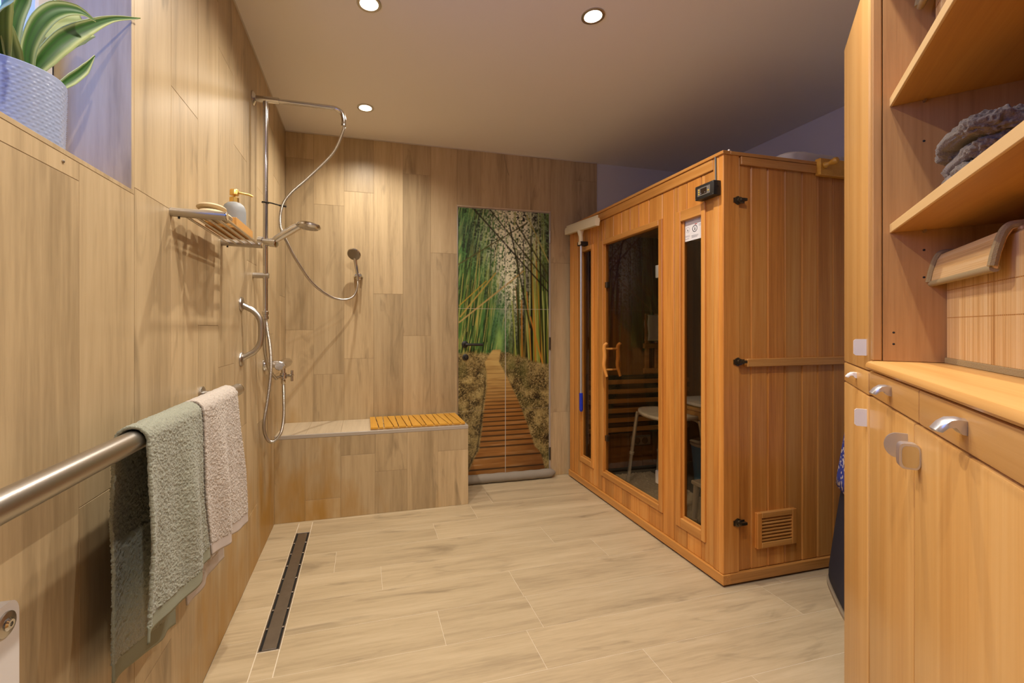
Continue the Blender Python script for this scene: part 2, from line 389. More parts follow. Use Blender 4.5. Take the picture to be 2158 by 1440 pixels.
M['bamboo_x'] = bamboo_mat('bamboo_strips_lying', 'x')
M['stitch'] = plain('stitch_thread', '#b27f3c', 0.8)
def floral():
    m, nt, p = newmat('blue_floral_cotton'); N = nt.nodes; L = nt.links
    tc = N.new('ShaderNodeTexCoord'); n0 = N.new('ShaderNodeTexNoise'); n0.inputs['Scale'].default_value = 14; L.new(tc.outputs['Object'], n0.inputs['Vector'])
    ad = N.new('ShaderNodeVectorMath'); ad.operation = 'MULTIPLY_ADD'; ad.inputs[1].default_value = (0.07, 0.07, 0.07); L.new(n0.outputs['Color'], ad.inputs[0]); L.new(tc.outputs['Object'], ad.inputs[2])
    v = N.new('ShaderNodeTexVoronoi'); v.inputs['Scale'].default_value = 42; v.feature = 'F1'; L.new(ad.outputs[0], v.inputs['Vector'])
    r = N.new('ShaderNodeValToRGB'); r.color_ramp.interpolation = 'CONSTANT'; e = r.color_ramp.elements
    e[0].color = lin('#3a4aa8'); e[0].position = 0; e[1].position = 0.12; e[1].color = lin('#d8d4d0'); k = e.new(0.40); k.color = lin('#33409a')
    L.new(v.outputs['Distance'], r.inputs['Fac']); L.new(r.outputs['Color'], p.inputs['Base Color']); p.inputs['Roughness'].default_value = 0.9; return m
M['floral'] = floral()

# ------------------------------------------------------------------ the room shell
DR = (-0.376, -0.300, 1.735, 2.686)     # drain rectangle x0,x1,y0,y1
floor = MB().box(XL - 0.03, XR + 0.2, YF - 0.2, YB + 0.2, -0.12, -TT).box(XL, DR[0], YF, YB, -TT, -0.0006).box(DR[1], XR, YF, YB, -TT, -0.0006).box(DR[0], DR[1], YF, DR[2], -TT, -0.0006).box(DR[0], DR[1], DR[3], YB, -TT, -0.0006).build('floor', M['grout_floor'], sm=0)
tag(floor, kind='structure')
GR = 0.0015
def split(a, b, cuts):
    c = [a] + sorted(x for x in cuts if a + 0.01 < x < b - 0.01) + [b]
    return list(zip(c[:-1], c[1:]))
rowy = [-1.30 + 0.0, -1.20, -1.0, -0.8, -0.6, -0.4, -0.2, 0.0, 0.2, 0.4, 0.6, 0.8, 1.0, 1.2, 1.4, 1.6, 1.803, 2.01, 2.21, 2.412, 2.615, 2.82, 3.02, YB]
joints = {2.82: [0.85, 2.05], 2.615: [0.69, 1.89], 2.412: [0.408, 1.61], 2.21: [-0.138, 1.02, 2.22], 2.01: [0.084, 1.237, 2.44], 1.803: [0.687, 1.887],
          1.6: [0.30, 0.692, 1.89], 1.4: [0.62, 1.766], 1.2: [-0.2, 1.0, 2.2], 1.0: [0.083, 1.283, 2.48]}
for i in range(len(rowy) - 1):
    y0, y1 = rowy[i], rowy[i+1]
    js = joints.get(y0, [(-0.1 + 0.37 * i) % 1.2 - 0.3 + 1.2 * k for k in range(3)])
    for (a, b) in split(XL, XR, js):
        segs = [(a, b, y0, y1)]
        if a < DR[1] and b > DR[0] and y0 < DR[3] and y1 > DR[2]:     # planks cut around the drain
            segs = [(a, DR[0] - 0.002, y0, y1), (DR[1] + 0.002, b, y0, y1)]
            if y0 < DR[2]: segs.append((DR[0], DR[1], y0, DR[2] - 0.002))
            if y1 > DR[3]: segs.append((DR[0], DR[1], DR[3] + 0.002, y1))
        for (p, q, r, s) in segs:
            if q - p < 0.012 or s - r < 0.012: continue
            box('floor_plank', p + GR/2, q - GR/2, r + GR/2, s - GR/2, -TT, random.uniform(-0.0001, 0.0002), M['tile_floor'], floor, 0.0004)

ceil = MB().box(XL - 0.3, XR + 0.2, YF - 0.2, YB + 0.2, ZC, ZC + 0.12).build('ceiling', M['ceil'], sm=0); tag(ceil, kind='structure')
# left wall with a window niche
WY0, WY1, WZ0, WZ1 = 0.10, 1.174, 1.51, 2.36
xi = XL - TT
wl = MB()
wl.box(xi - 0.24, xi, YF - 0.2, WY0, -0.1, ZC); wl.box(xi - 0.24, xi, WY1 + TT, YB + 0.2, -0.1, ZC)
wl.box(xi - 0.24, xi, WY0, WY1 + TT, -0.1, WZ0 - TT); wl.box(xi - 0.24, xi, WY0, WY1 + TT, WZ1, ZC)
wl.box(xi, XL - 0.0009, YF, WY0 - TT, 0, ZC); wl.box(xi, XL - 0.0009, WY1 + TT, YB, 0, ZC); wl.box(xi, XL - 0.0009, WY0 - TT, WY1 + TT, 0, WZ0 - TT); wl.box(xi, XL - 0.0009, WY0 - TT, WY1 + TT, WZ1 + TT, ZC)
wall_left = wl.build('wall_left', M['grout'], sm=0); tag(wall_left, kind='structure')
wall_back = MB().box(XL - 0.3, XR + 0.2, YB + TT, YB + 0.2, -0.1, ZC).build('wall_back', M['paint'], sm=0); tag(wall_back, kind='structure')
wall_right = MB().box(XR, XR + 0.2, YF, YB + TT, -0.1, ZC).build('wall_right', M['paint'], sm=0); tag(wall_right, kind='structure')
wall_front = MB().box(XL - 0.3, XR + 0.2, YF - 0.2, YF, -0.1, ZC).build('wall_front', M['paint'], sm=0); tag(wall_front, kind='structure')
def jit(): return random.uniform(-0.0004, 0.0004)
gb_ = MB().box(XL, 0.69, YB + 0.0009, YB + TT, 0, ZC).box(0.69, 1.452, YB + 0.0009, YB + TT, 2.118, ZC).box(1.452, 1.866, YB + 0.0009, YB + TT, 0, ZC)
gb_.build('grout_bed', M['grout'], wall_back, sm=0)
# left wall tiles
ly = [YF, -1.22, -1.02, -0.82, -0.62, -0.42, -0.22, -0.02, 0.18, 0.38, 0.58, 0.78, 0.983, 1.187, 1.389, 1.591, 1.795, 1.996, 2.2, 2.402, 2.604, 2.806, 3.008, YB]
lj = {0.38: [1.466, 0.9], 0.58: [1.466, 0.55], 0.78: [1.466, 0.27], 0.983: [0.848], 1.187: [1.518, 0.32], 1.389: [1.866, 0.665], 1.591: [2.392, 1.196], 1.795: [2.23, 1.04], 1.996: [1.95, 0.75],
      2.2: [1.50, 0.30], 2.402: [1.9, 0.70], 2.604: [2.35, 1.15], 2.806: [2.1, 0.9], 3.008: [1.395, 0.195]}
for i in range(len(ly) - 1):
    a, b = ly[i], ly[i+1]
    for (p, q) in split(0, ZC - 0.004, lj.get(a, [0.5 + (0.41 * i) % 0.7, 1.7 + (0.41 * i) % 0.7])):
        pieces = [(a, b, p, q)]
        out = []
        CY0, CY1, CZ0, CZ1 = WY0 - TT, WY1 + TT, WZ0 - TT, WZ1 + TT
        for (ya, yb, za, zb) in pieces:                         # cut the tiles around the window opening
            if yb <= CY0 or ya >= CY1 or zb <= CZ0 or za >= CZ1: out.append((ya, yb, za, zb)); continue
            if za < CZ0: out.append((ya, yb, za, CZ0))
            if zb > CZ1: out.append((ya, yb, CZ1, zb))
            if ya < CY0: out.append((ya, CY0, max(za, CZ0), min(zb, CZ1)))
            if yb > CY1: out.append((CY1, yb, max(za, CZ0), min(zb, CZ1)))
        for (ya, yb, za, zb) in out:
            j = jit()
            box('wall_tile', xi, XL + j, ya + GR/2, yb - GR/2, za + GR/2, zb - GR/2, M['tile_wall'], wall_left, 0.0004)
# niche lining
box('niche_tile', xi - 0.14, XL, WY1, WY1 + TT, WZ0, WZ1, M['tile_wall'], wall_left, 0.0005)
box('niche_tile', xi - 0.14, XL, WY0 - TT, WY0, WZ0, WZ1, M['tile_wall'], wall_left, 0.0005)
box('niche_tile', xi - 0.14, XL, WY0 - TT, WY1 + TT, WZ0 - TT, WZ0, M['tile_wall'], wall_left, 0.0005)
box('niche_tile', xi - 0.14, XL, WY0, WY1, WZ1, WZ1 + TT, M['tile_wall'], wall_left, 0.0005)
MB().lathe([(0.003, 0), (0.003, 0.0015), (0.0008, 0.0022)], (XL, 0.937, 1.487), (1, 0, 0), 10).build('tile_screw', M['steel'], wall_left)
# back wall tiles
bx = [XL, -0.336, -0.133, 0.071, 0.281, 0.486, 0.69, 0.873, 1.076, 1.28, 1.452, 1.665, 1.867]
bj = {0: [2.361, 1.172], 1: [2.051, 0.859], 2: [2.158, 0.966], 3: [1.432, 0.24], 4: [2.321, 1.128], 5: [1.746, 0.55], 6: [], 7: [], 8: [], 9: [], 10: [1.707, 0.508], 11: [2.388, 1.19]}
DX0, DX1, DZ1 = 0.690, 1.446, 2.118
for i in range(len(bx) - 1):
    a, b = bx[i], bx[i+1]
    lo = DZ1 if 6 <= i <= 9 else 0.0
    for (p, q) in split(lo, ZC - 0.004 - random.uniform(0, 0.004), bj[i]):
        if i == 9 and b > DX1:
            pass
        box('wall_tile', a + GR/2, b - GR/2, YB + jit(), YB + TT, p + GR/2, q - GR/2, M['tile_wall'], wall_back, 0.0004)
# narrow slip between door casing and the tile column on its right is closed by the door frame below
MB().box(XL, 1.867, YB - 0.004, YB + 0.002, ZC - 0.006, ZC).build('sealant_bead', M['caulk'], wall_back, sm=0)
MB().box(XL, XL + 0.005, YF, YB, ZC - 0.006, ZC).build('sealant_bead', M['caulk'], wall_left, sm=0)

# ------------------------------------------------------------------ window
win = thing('window_1', None, None, (xi - 0.17, (WY0 + WY1) / 2, WZ0)); tag(win, kind='structure')
fx0, fx1 = xi - 0.19, xi - 0.14
box('window_frame', fx0, fx1, WY0, WY0 + 0.05, WZ0, WZ1, M['brown_frame'], win, 0.004)
box('window_frame', fx0, fx1, WY1 - 0.05, WY1, WZ0, WZ1, M['white_pl'], win, 0.004)
box('window_frame', fx0, fx1, WY0 + 0.05, WY1 - 0.05, WZ0, WZ0 + 0.05, M['brown_frame'], win, 0.004)
box('window_frame', fx0, fx1, WY0 + 0.05, WY1 - 0.05, WZ1 - 0.05, WZ1, M['brown_frame'], win, 0.004)
box('window_mullion', fx0, fx1, 0.84, 0.89, WZ0 + 0.05, WZ1 - 0.05, M['brown_frame'], win, 0.004)
box('window_pane', fx0 + 0.02, fx0 + 0.026, WY0 + 0.045, 0.845, WZ0 + 0.045, WZ1 - 0.045, M['glass_clear'], win, 0)
box('window_pane', fx0 + 0.02, fx0 + 0.026, 0.885, WY1 - 0.045, WZ0 + 0.045, WZ1 - 0.045, M['glass_clear'], win, 0)

# ------------------------------------------------------------------ mural door
door = thing('door_1', None, None, ((DX0 + DX1) / 2, YB, 0)); tag(door, kind='structure')
box('door_frame', DX0, DX1, YB - 0.004, YB + TT, DZ1 - 0.012, DZ1, M['tile_top'], door, 0.001)
box('door_frame', DX0 - 0.004, DX0 + 0.004, YB - 0.003, YB + TT, 0, DZ1, M['steel'], door, 0.001)
box('door_frame', DX1 - 0.005, 1.452, YB - 0.004, YB + TT, 0, DZ1, M['trim'], door, 0.001)
box('door_leaf', DX0 + 0.005, DX1 - 0.006, YB + 0.002, YB + TT, 0.02, DZ1 - 0.014, M['caulk'], door, 0)
def mural(P, Q):
    """printed photo: P 0..1 left to right, Q 0..1 top to bottom -> linear rgb"""
    def c(h): return np.array(lin(h)[:3])
    n1 = fbm(P*14, Q*38, None, 5); n2 = fbm(P*42+9, Q*115, None, 3); n3 = fbm(P*6+3, Q*12+8, None, 3)
    def mix(A, B, t): t = np.clip(t, 0, 1)[..., None]; return A*(1-t) + B*t
    img = np.zeros(P.shape + (3,)) + c('#2c5527')
    n4 = fbm(P*70+2, Q*190, None, 2)
    sl = fbm((P + 0.50*Q)*75, (Q - 0.2*P)*16, None, 3); sr = fbm((P - 0.05*Q)*70 + 30, Q*7, None, 3); wr = np.clip((P-0.50)*7, 0, 1)
    lf = mix(np.zeros_like(img) + c('#1b3216'), c('#4b7c3c'), (sl-0.30)*5); lf = mix(lf, c('#a3b268'), (sl-0.50)*5); lf = mix(lf, c('#b79a50'), (sl-0.52)*5*np.clip((Q-0.22)*5, 0, 1)); lf = mix(lf, c('#5d9a4c'), (n4-0.40)*3*np.clip((0.40-Q)*4, 0, 1))
    rt = mix(np.zeros_like(img) + c('#0f140b'), c('#5d7a34'), (sr-0.36)*6); rt = mix(rt, c('#c3c67c'), (sr-0.54)*7); rt = mix(rt, c('#b0702c'), (sr-0.40)*4*np.clip((Q-0.38)*6, 0, 0.8)); rt = mix(rt, c('#55883f'), (n4-0.36)*4*np.clip((0.24-Q)*7, 0, 1))
    img = lf*(1-wr[..., None]) + rt*wr[..., None]
    img = mix(img, c('#10190c'), (0.40-n3)*2.5)
    # bright sky gaps near the top and the pale tunnel in the middle
    g = np.exp(-((P-0.58)/0.24)**2 - ((Q-0.08)/0.15)**2) + 0.7*np.exp(-((P-0.56)/0.13)**2 - ((Q-0.27)/0.14)**2)
    img = mix(img, c('#f0efcf'), g*(n4*2.2-0.45)*1.9)
    tun = np.exp(-((P-0.44)/0.13)**2 - ((Q-0.43)/0.13)**2)
    img = mix(img, c('#3a7548'), tun*(0.2+0.9*n4)); img = mix(img, c('#a5c96a'), np.exp(-((P-0.44)/0.04)**2 - ((Q-0.49)/0.045)**2)*0.6)
    def stalk(img, p0, q0, p1, q1, w, col, a=1.0, asp=2.75):
        dx, dy = p1-p0, (q1-q0)*asp; L2 = dx*dx+dy*dy
        t = np.clip(((P-p0)*dx + (Q-q0)*asp*dy)/L2, 0, 1)
        d = np.hypot(P-p0-t*dx, (Q-q0)*asp-t*dy)
        return mix(img, col, a*np.clip(1.4-d/w, 0, 1))
    rs = np.random.RandomState(3)
    # leaning stems on the left
    for k in range(60):
        p = rs.uniform(-0.05, 0.36); q = rs.uniform(0.42, 0.55); l = rs.uniform(0.12, 0.42); s = rs.uniform(0.02, 0.35)
        col = [c('#1a2c10'), c('#7d8c3c'), c('#b3a85a'), c('#3f6a2a')][rs.randint(4)]
        img = stalk(img, p, q, p+s*l*1.3, q-l, rs.uniform(0.002, 0.006), col, rs.uniform(0.3, 0.85))
    # the upright grove on the right
    for k in range(36):
        p = rs.uniform(0.58, 1.02); q0 = rs.uniform(0.10, 0.40)*(1.15-0.35*p); q1 = 0.56+0.14*(p-0.5)+rs.uniform(-0.04, 0.03)
        col = [c('#15180a'), c('#0f130a'), c('#8a9a3e'), c('#b9bf6c'), c('#5f7a2c'), c('#b07a2a')][rs.randint(6)]
        img = stalk(img, p+rs.uniform(-0.08, 0.02), q0, p, q1, rs.uniform(0.003, 0.010), col, rs.uniform(0.5, 0.95))
    # fallen poles crossing the view
    for (p0, q0, p1, q1, w, h) in [(0.14, 0.0, 1.0, 0.31, 0.009, '#1c1c0e'), (0.32, 0.0, 1.0, 0.28, 0.008, '#2c3014'), (0.62, 0.05, 1.0, 0.25, 0.009, '#3a3c18'),
                                   (0.0, 0.215, 0.74, 0.05, 0.007, '#54512a'), (0.02, 0.42, 0.70, 0.23, 0.008, '#b0955a'), (0.03, 0.40, 0.40, 0.24, 0.008, '#a99044'), (0.55, 0.06, 0.78, 0.44, 0.009, '#1f2612'),
                                   (0.74, 0.02, 1.0, 0.20, 0.006, '#b3a862'), (0.02, 0.36, 0.30, 0.27, 0.006, '#a4882f'), (0.78, 0.40, 0.97, 0.64, 0.008, '#b5772a')]:
        img = stalk(img, p0, q0, p1, q1, w, c(h), 0.95)
    # ground litter
    gq = 0.525 + 0.05*np.clip((P-0.5)*2, 0, 1) + 0.012*(vnoise(P*20, Q*3)-0.5)
    n5 = fbm(P*110+4, Q*300, None, 2); gr = np.zeros_like(img) + c('#6e5d36'); gr = mix(gr, c('#a08c58'), (n1-0.42)*3); gr = mix(gr, c('#2a2214'), (0.40-n5)*4 + (0.42-n1)*2); gr = mix(gr, c('#c9b884'), (n5-0.46)*3); gr = mix(gr, c('#4d5628'), (n3-0.5)*2); gr = mix(gr, c('#1a150c'), (Q-0.75)*1.2*np.clip(0.3-P, 0, 1)*4)
    img = mix(img, gr, (Q-gq)*90)
    # boardwalk
    qq = [0.520, 0.565, 0.60, 0.652, 0.715, 0.80, 0.885, 0.91, 0.965, 1.0]
    le = np.interp(Q, qq, [0.36, 0.275, 0.295, 0.30, 0.275, 0.25, 0.215, 0.17, 0.10, 0.09])
    re = np.interp(Q, qq, [0.465, 0.445, 0.50, 0.575, 0.66, 0.755, 0.84, 0.905, 0.95, 0.96])
    onp = np.clip((P-le)*60, 0, 1)*np.clip((re-P)*60, 0, 1)*np.clip((Q-0.518)*200, 0, 1)
    bd = np.zeros_like(img) + c('#96652f'); bd = mix(bd, c('#c0a262'), np.clip((0.74-Q)*6, 0, 1)); nb = fbm(P*5, Q*160, None, 3); bd = mix(bd, c('#70431a'), (0.46-nb)*2); bd = mix(bd, c('#c6a678'), (nb-0.54)*2*np.clip((Q-0.62)*4, 0, 1)); bd = mix(bd, c('#4a2408'), np.clip((P-0.5)*1.6, 0, 0.55)*np.clip((Q-0.7)*5, 0, 1))
    # plank joints get further apart towards the viewer
    ph = np.log(np.clip(Q-0.44, 0.01, 1))*21.0
    ph = np.where(Q > 0.89, (Q-0.89)*23, ph)
    ln = np.clip(1.2-np.abs((ph % 1.0)-0.5)*np.where(Q > 0.89, 11, 5.5), 0, 1)*np.clip((Q-0.62)*8, 0.12, 1)
    bd = mix(bd, c('#1c0e04'), ln*0.95)
    img = mix(img, bd, onp)
    ed = np.clip(1-np.abs(P-le+0.012)*70, 0, 1)*np.clip((Q-0.60)*20, 0, 1); img = mix(img, c('#17110a'), ed*0.8)
    for (p, q, r) in [(0.86, 0.70, 0.05), (0.86, 0.665, 0.03), (0.96, 0.855, 0.05), (0.52, 0.515, 0.03), (0.34, 0.52, 0.02), (0.60, 0.60, 0.025)]:
        d = np.hypot(P-p, (Q-q)*2.75) + 0.03*(n2-0.5); img = mix(img, c('#1c160e'), (r-d-0.05*(n5-0.4))*22)
    return np.clip(img, 0, 1)
seamx = (DX0 + DX1) / 2 + 0.004; seamz = [0.045, 0.55, 1.333, DZ1 - 0.016]
fy = YB + 0.0005
for (xa, xb) in ((DX0 + 0.006, seamx - 0.0022), (seamx + 0.0022, DX1 - 0.008)):
    for k in range(3):
        g = 0.0006 if k == 0 else 0.0014
        za, zb = seamz[k] + (0.0006 if k == 1 else g), seamz[k+1] - (0.0006 if k == 0 else g)
        nx, nz = 130, max(30, int((zb - za) / 2.04 * 720))
        X, Z = np.meshgrid(np.linspace(xa, xb, nx), np.linspace(za, zb, nz))
        A = np.stack([X, np.full_like(X, fy), Z], -1)
        colr = mural((X - DX0) / (DX1 - DX0), (DZ1 - Z) / DZ1)
        mb = MB(); mb.grid(A)
        me = bpy.data.meshes.new('printed_tile'); me.from_pydata([(v[0]-door.location.x, v[1]-door.location.y, v[2]) for v in mb.v], [], mb.f)
        at = me.color_attributes.new('print', 'FLOAT_COLOR', 'POINT')
        at.data.foreach_set('color', np.concatenate([colr, np.ones(colr.shape[:2] + (1,))], -1).astype(np.float32).ravel())
        me.materials.append(M['print'])
        # give the tile its thickness
        n0 = len(me.vertices)
        o = link('printed_tile', me, None, door, door.location)
        box('tile_core', xa, xb, fy + 0.0004, fy + 0.006, za, zb, M['caulk'], o, 0)
for z in (1.91, 1.06, 0.18):
    h = MB(); h.tube([(DX1 - 0.001, YB - 0.006, z - 0.05), (DX1 - 0.001, YB - 0.006, z + 0.05)], 0.006, 10); h.build('hinge', M['black'] if z < 1.5 else M['steel'], door)
hn = MB(); hn.lathe([(0.026, 0), (0.026, 0.006), (0.022, 0.009), (0.010, 0.010), (0.009, 0.045)], (0.748, YB + 0.001, 1.060), (0, -1, 0), 20)
hn.tube(spline([(0.748, YB - 0.045, 1.060), (0.765, YB - 0.05, 1.060), (0.80, YB - 0.05, 1.059), (0.875, YB - 0.048, 1.058)], 6), [0.010]*19, 10)
hn.build('door_handle', M['black'], door)
MB().lathe([(0.024, 0), (0.024, 0.007), (0.019, 0.010), (0.012, 0.010), (0.010, 0.022), (0.002, 0.023)], (0.752, YB + 0.001, 0.962), (0, -1, 0), 20).build('thumb_turn', M['black'], door)
ro = MB(); pr = []
pts = [(x, YB - 0.036 + 0.003*math.sin(x*9), 0.036) for x in np.linspace(0.70, 1.475, 24)]
ro.tube(pts, [0.012] + [0.034 + 0.0015*math.sin(i*1.7) for i in range(22)] + [0.012], 18)
tag(ro.build('draught_excluder', M['grey_roll'], None, (1.09, YB - 0.036, 0)), 'grey velour draught excluder roll lying at the foot of the bamboo door', 'draught excluder')
wi = MB().tube(spline([(1.062, YB - 0.006, ZC - 0.01), (1.066, YB - 0.012, ZC - 0.06), (1.085, YB - 0.008, ZC - 0.13), (1.10, YB - 0.006, ZC - 0.17)], 6), 0.0022, 6)
tag(wi.build('cable_stub', M['cork'], None, (1.066, YB - 0.008, ZC - 0.17)), 'short thin wire dangling from the ceiling edge above the bamboo door', 'wire')

# ------------------------------------------------------------------ downlights
def downlight(x, y, label):
    t = thing('downlight', label, 'ceiling light', (x, y, ZC), group='recessed ceiling downlights')
    MB().lathe([(0.050, 0.0), (0.050, -0.004), (0.044, -0.006), (0.038, -0.004), (0.036, 0.0)], (x, y, ZC), (0, 0, 1), 32, cap=False).build('trim_ring', M['steel'], t)
    MB().lathe([(0.0005, -0.009), (0.018, -0.0082), (0.030, -0.005), (0.036, 0.0)], (x, y, ZC), (0, 0, 1), 24, cap=False).build('lens', M['lamp'], t)
    l = bpy.data.lights.new('lamp_light', 'SPOT'); l.energy = LAMP_W; l.color = LAMP_COL; l.spot_size = math.radians(152); l.spot_blend = 1.0; l.shadow_soft_size = 0.016
    lo = bpy.data.objects.new('lamp_light', l); COL.objects.link(lo); lo.parent = t; lo.location = (0, 0, -0.035)
downlight(0.023, 1.87, 'round recessed downlight cut off by the top edge above the drain')
downlight(0.012, 2.763, 'round recessed downlight nearest the back wall above the bench')
downlight(0.967, 1.70, 'round recessed downlight in front of the sauna cabin')
downlight(0.023, 0.97, 'round recessed downlight above the towel rail')
downlight(0.967, 0.80, 'round recessed downlight above the cabinet counter')
downlight(0.023, 0.07, 'round recessed downlight above the window niche')

# ------------------------------------------------------------------ floor drain
dr = thing('floor_drain', 'long narrow stainless steel shower drain set in the floor', 'drain', ((DR[0]+DR[1])/2, (DR[2]+DR[3])/2, 0))
box('drain_channel', DR[0] + 0.004, DR[1] - 0.004, DR[2] + 0.004, DR[3] - 0.004, -0.0088, -0.006, M['dark'], dr, 0)
box('drain_rim', DR[0], DR[0] + 0.004, DR[2], DR[3], -0.0085, 0.0005, M['steel'], dr, 0.0004)
box('drain_rim', DR[1] - 0.004, DR[1], DR[2], DR[3], -0.0085, 0.0005, M['steel'], dr, 0.0004)
box('drain_rim', DR[0] + 0.004, DR[1] - 0.004, DR[2], DR[2] + 0.004, -0.0085, 0.0005, M['steel'], dr, 0.0004)
box('drain_rim', DR[0] + 0.004, DR[1] - 0.004, DR[3] - 0.004, DR[3], -0.0085, 0.0005, M['steel'], dr, 0.0004)
box('drain_cover', DR[0] + 0.0125, DR[1] - 0.0125, DR[2] + 0.010, DR[3] - 0.008, -0.006, -0.001, M['drain'], dr, 0.001)
for k in range(7):
    y = DR[2] + 0.13 + k * 0.117
    for s in (0, 1):
        x = DR[0] + 0.0085 if s == 0 else DR[1] - 0.0085
        box('spacer', x - 0.0045, x + 0.0045, y - 0.004, y + 0.004, -0.006, 0.0002, M['steel'], dr, 0.001)

# ------------------------------------------------------------------ shower bench
BX1, BY0, BZ = 0.683, 2.84, 0.530
be = thing('shower_bench', 'built-in wood-look tiled shower bench along the back wall', 'bench', (0.08, 3.0, 0))
box('bench_core', XL + 0.001, BX1 - 0.001, BY0 + 0.001, YB - 0.001, 0.001, BZ - 0.001, M['grout'], be, 0)
fxs = [XL, -0.346, -0.137, 0.071, 0.275, 0.477, BX1]; fj = [[], [0.126], [0.385], [0.268], [], [0.370]]
for i in range(6):
    for (p, q) in split(0.0, BZ - 0.022, fj[i]):
        box('bench_tile', fxs[i] + GR/2, fxs[i+1] - GR/2, BY0 + jit(), BY0 + TT, p + GR/2, q - GR/2, M['tile_wall'], be, 0.0004)
for (a, b) in ((BY0 + TT, 3.03), (3.03, YB)):
    for (p, q) in split(0.0, BZ - 0.022, [0.37]): box('bench_tile', BX1 - TT, BX1, a + GR/2, b - GR/2, p + GR/2, q - GR/2, M['tile_wall'], be, 0.0004)
for i in range(6):
    box('bench_tile', fxs[i] + GR/2, fxs[i+1] - GR/2 - (0.008 if i == 5 else 0), BY0 + 0.012, YB - 0.001, BZ - TT, BZ, M['tile_top'], be, 0.0004)
box('edge_trim', XL, BX1, BY0 - 0.001, BY0 + 0.012, BZ - 0.021, BZ + 0.0008, M['trim'], be, 0.001)
box('edge_trim', BX1 - 0.009, BX1 + 0.001, BY0 + 0.012, YB, BZ - 0.012, BZ + 0.0008, M['trim'], be, 0.001)
# slatted teak mat: wedge slats alternating
mt = thing('slatted_mat', 'slatted teak mat with slanting gaps on the shower bench', 'bath mat', (0.355, 3.02, BZ + 0.0008))
mx0, mx1, my0, my1 = 0.042, 0.668, 2.856, 3.195
ns = 14
fr_ = []; bk_ = []
wf = [1.3, 0.8, 1.5, 0.75]; wb = [0.95, 1.25, 0.7, 1.3]
fw = [wf[i % 4] * (1.0 if i else 1.0) for i in range(ns)]; bw = [wb[i % 4] for i in range(ns)]
fs_, bs_ = np.cumsum([0] + fw), np.cumsum([0] + bw)
fs_ = mx0 + (mx1-mx0)*fs_/fs_[-1]; bs_ = mx0 + (mx1-mx0)*bs_/bs_[-1]
zt0, zt1 = BZ + 0.0088, BZ + 0.0178
for i in range(ns):
    g = 0.003
    mb = MB(); mb.prism([(fs_[i]+g, my0), (fs_[i+1]-g, my0), (bs_[i+1]-g, my1), (bs_[i]+g, my1)], zt0, zt1, 'z')
    c = Vector(((fs_[i]+fs_[i+1]+bs_[i]+bs_[i+1])/4, (my0+my1)/2, zt0))
    mb.build('slat', M['mat_wood'], mt, c, sm=0)
for y in (my0 + 0.012, (my0+my1)/2, my1 - 0.012):
    box('batten', mx0 + 0.004, mx1 - 0.004, y - 0.006, y + 0.006, BZ + 0.0009, zt0 + 0.0015, M['lipping'], mt, 0.0005)

# ------------------------------------------------------------------ shower column
def flange(mb, c, axis, r): return mb.lathe([(r, 0), (r, 0.003), (r*0.9, 0.007), (r*0.5, 0.012), (r*0.45, 0.014)], c, axis, 24)
RY = 2.316; RX = -0.464
sh = thing('shower_riser', 'chrome shower riser rail with long overhead arm on the left wall', 'shower', (XL, RY, 1.225))
m = MB(); flange(m, (XL, RY, 2.305), (1, 0, 0), 0.034); m.build('wall_flange', M['chrome'], sh)
m = MB(); m.tube([(XL + 0.01, RY, 2.305), (-0.402, RY, 2.305)], 0.0150); m.build('sleeve', M['chrome'], sh)
m = MB(); m.tube([(-0.402, RY, 2.305)] + spline([(-0.17, RY, 2.305), (-0.135, RY, 2.302), (-0.106, RY, 2.283), (-0.097, RY, 2.25), (-0.097, RY, 2.235)], 6), 0.0112); m.build('overhead_arm', M['chrome'], sh)
m = MB(); m.lathe([(0.0095, 0), (0.0125, 0.002), (0.0125, 0.018), (0.010, 0.022)], (-0.097, RY, 2.215), (0, 0, 1), 16); m.build('arm_nut', M['chrome'], sh)
m = MB(); m.tube([(RX, RY, 1.262), (RX, RY, 2.305)], 0.0118); m.build('riser_pipe', M['chrome'], sh)
m = MB(); m.tube([(XL, RY, 1.443), (-0.448, RY, 1.443)], 0.0135); m.build('wall_bracket', M['steel'], sh)
m = MB(); m.lathe([(0.011, 0), (0.0155, 0.003), (0.0155, 0.014), (0.013, 0.016), (0.013, 0.022), (0.0155, 0.024), (0.0155, 0.038), (0.012, 0.042)], (RX, RY, 1.228), (0, 0, 1), 16); m.build('pipe_coupling', M['chrome'], sh)
sd = Vector((1, -0.32, -0.12)).normalized()
m = MB(); m.lathe([(0.018, -0.042), (0.024, -0.040), (0.024, -0.018), (0.019, -0.016), (0.019, 0.016), (0.022, 0.018), (0.022, 0.046), (0.017, 0.05)], (RX + 0.008, RY - 0.002, 1.607), sd, 20); m.build('slider', M['chrome'], sh)
# hand shower on the slider
hs = thing('hand_shower', 'large chrome hand shower clipped in the riser slider', 'shower head', (-0.432, 2.300, 1.60))
hp = spline([(-0.440, 2.302, 1.601), (-0.41, 2.297, 1.622), (-0.36, 2.290, 1.655), (-0.315, 2.283, 1.683), (-0.285, 2.279, 1.694)], 6)
m = MB(); m.tube(hp, [0.0105 + 0.007*math.sin(PI*i/(len(hp)-1)) + 0.004*i/(len(hp)-1) for i in range(len(hp))], 16); m.build('handle', M['chrome'], hs)
hd = Vector((0.10, -0.05, 1)).normalized(); hc = Vector((-0.262, 2.277, 1.688))
m = MB(); m.lathe([(0.048, -0.012), (0.056, -0.008), (0.060, 0.0), (0.056, 0.009), (0.040, 0.016), (0.015, 0.019)], hc, hd, 32); m.build('head', M['chrome'], hs)
m = MB(); m.lathe([(0.001, -0.0145), (0.046, -0.0142), (0.0475, -0.0118)], hc, hd, 32, cap=False)
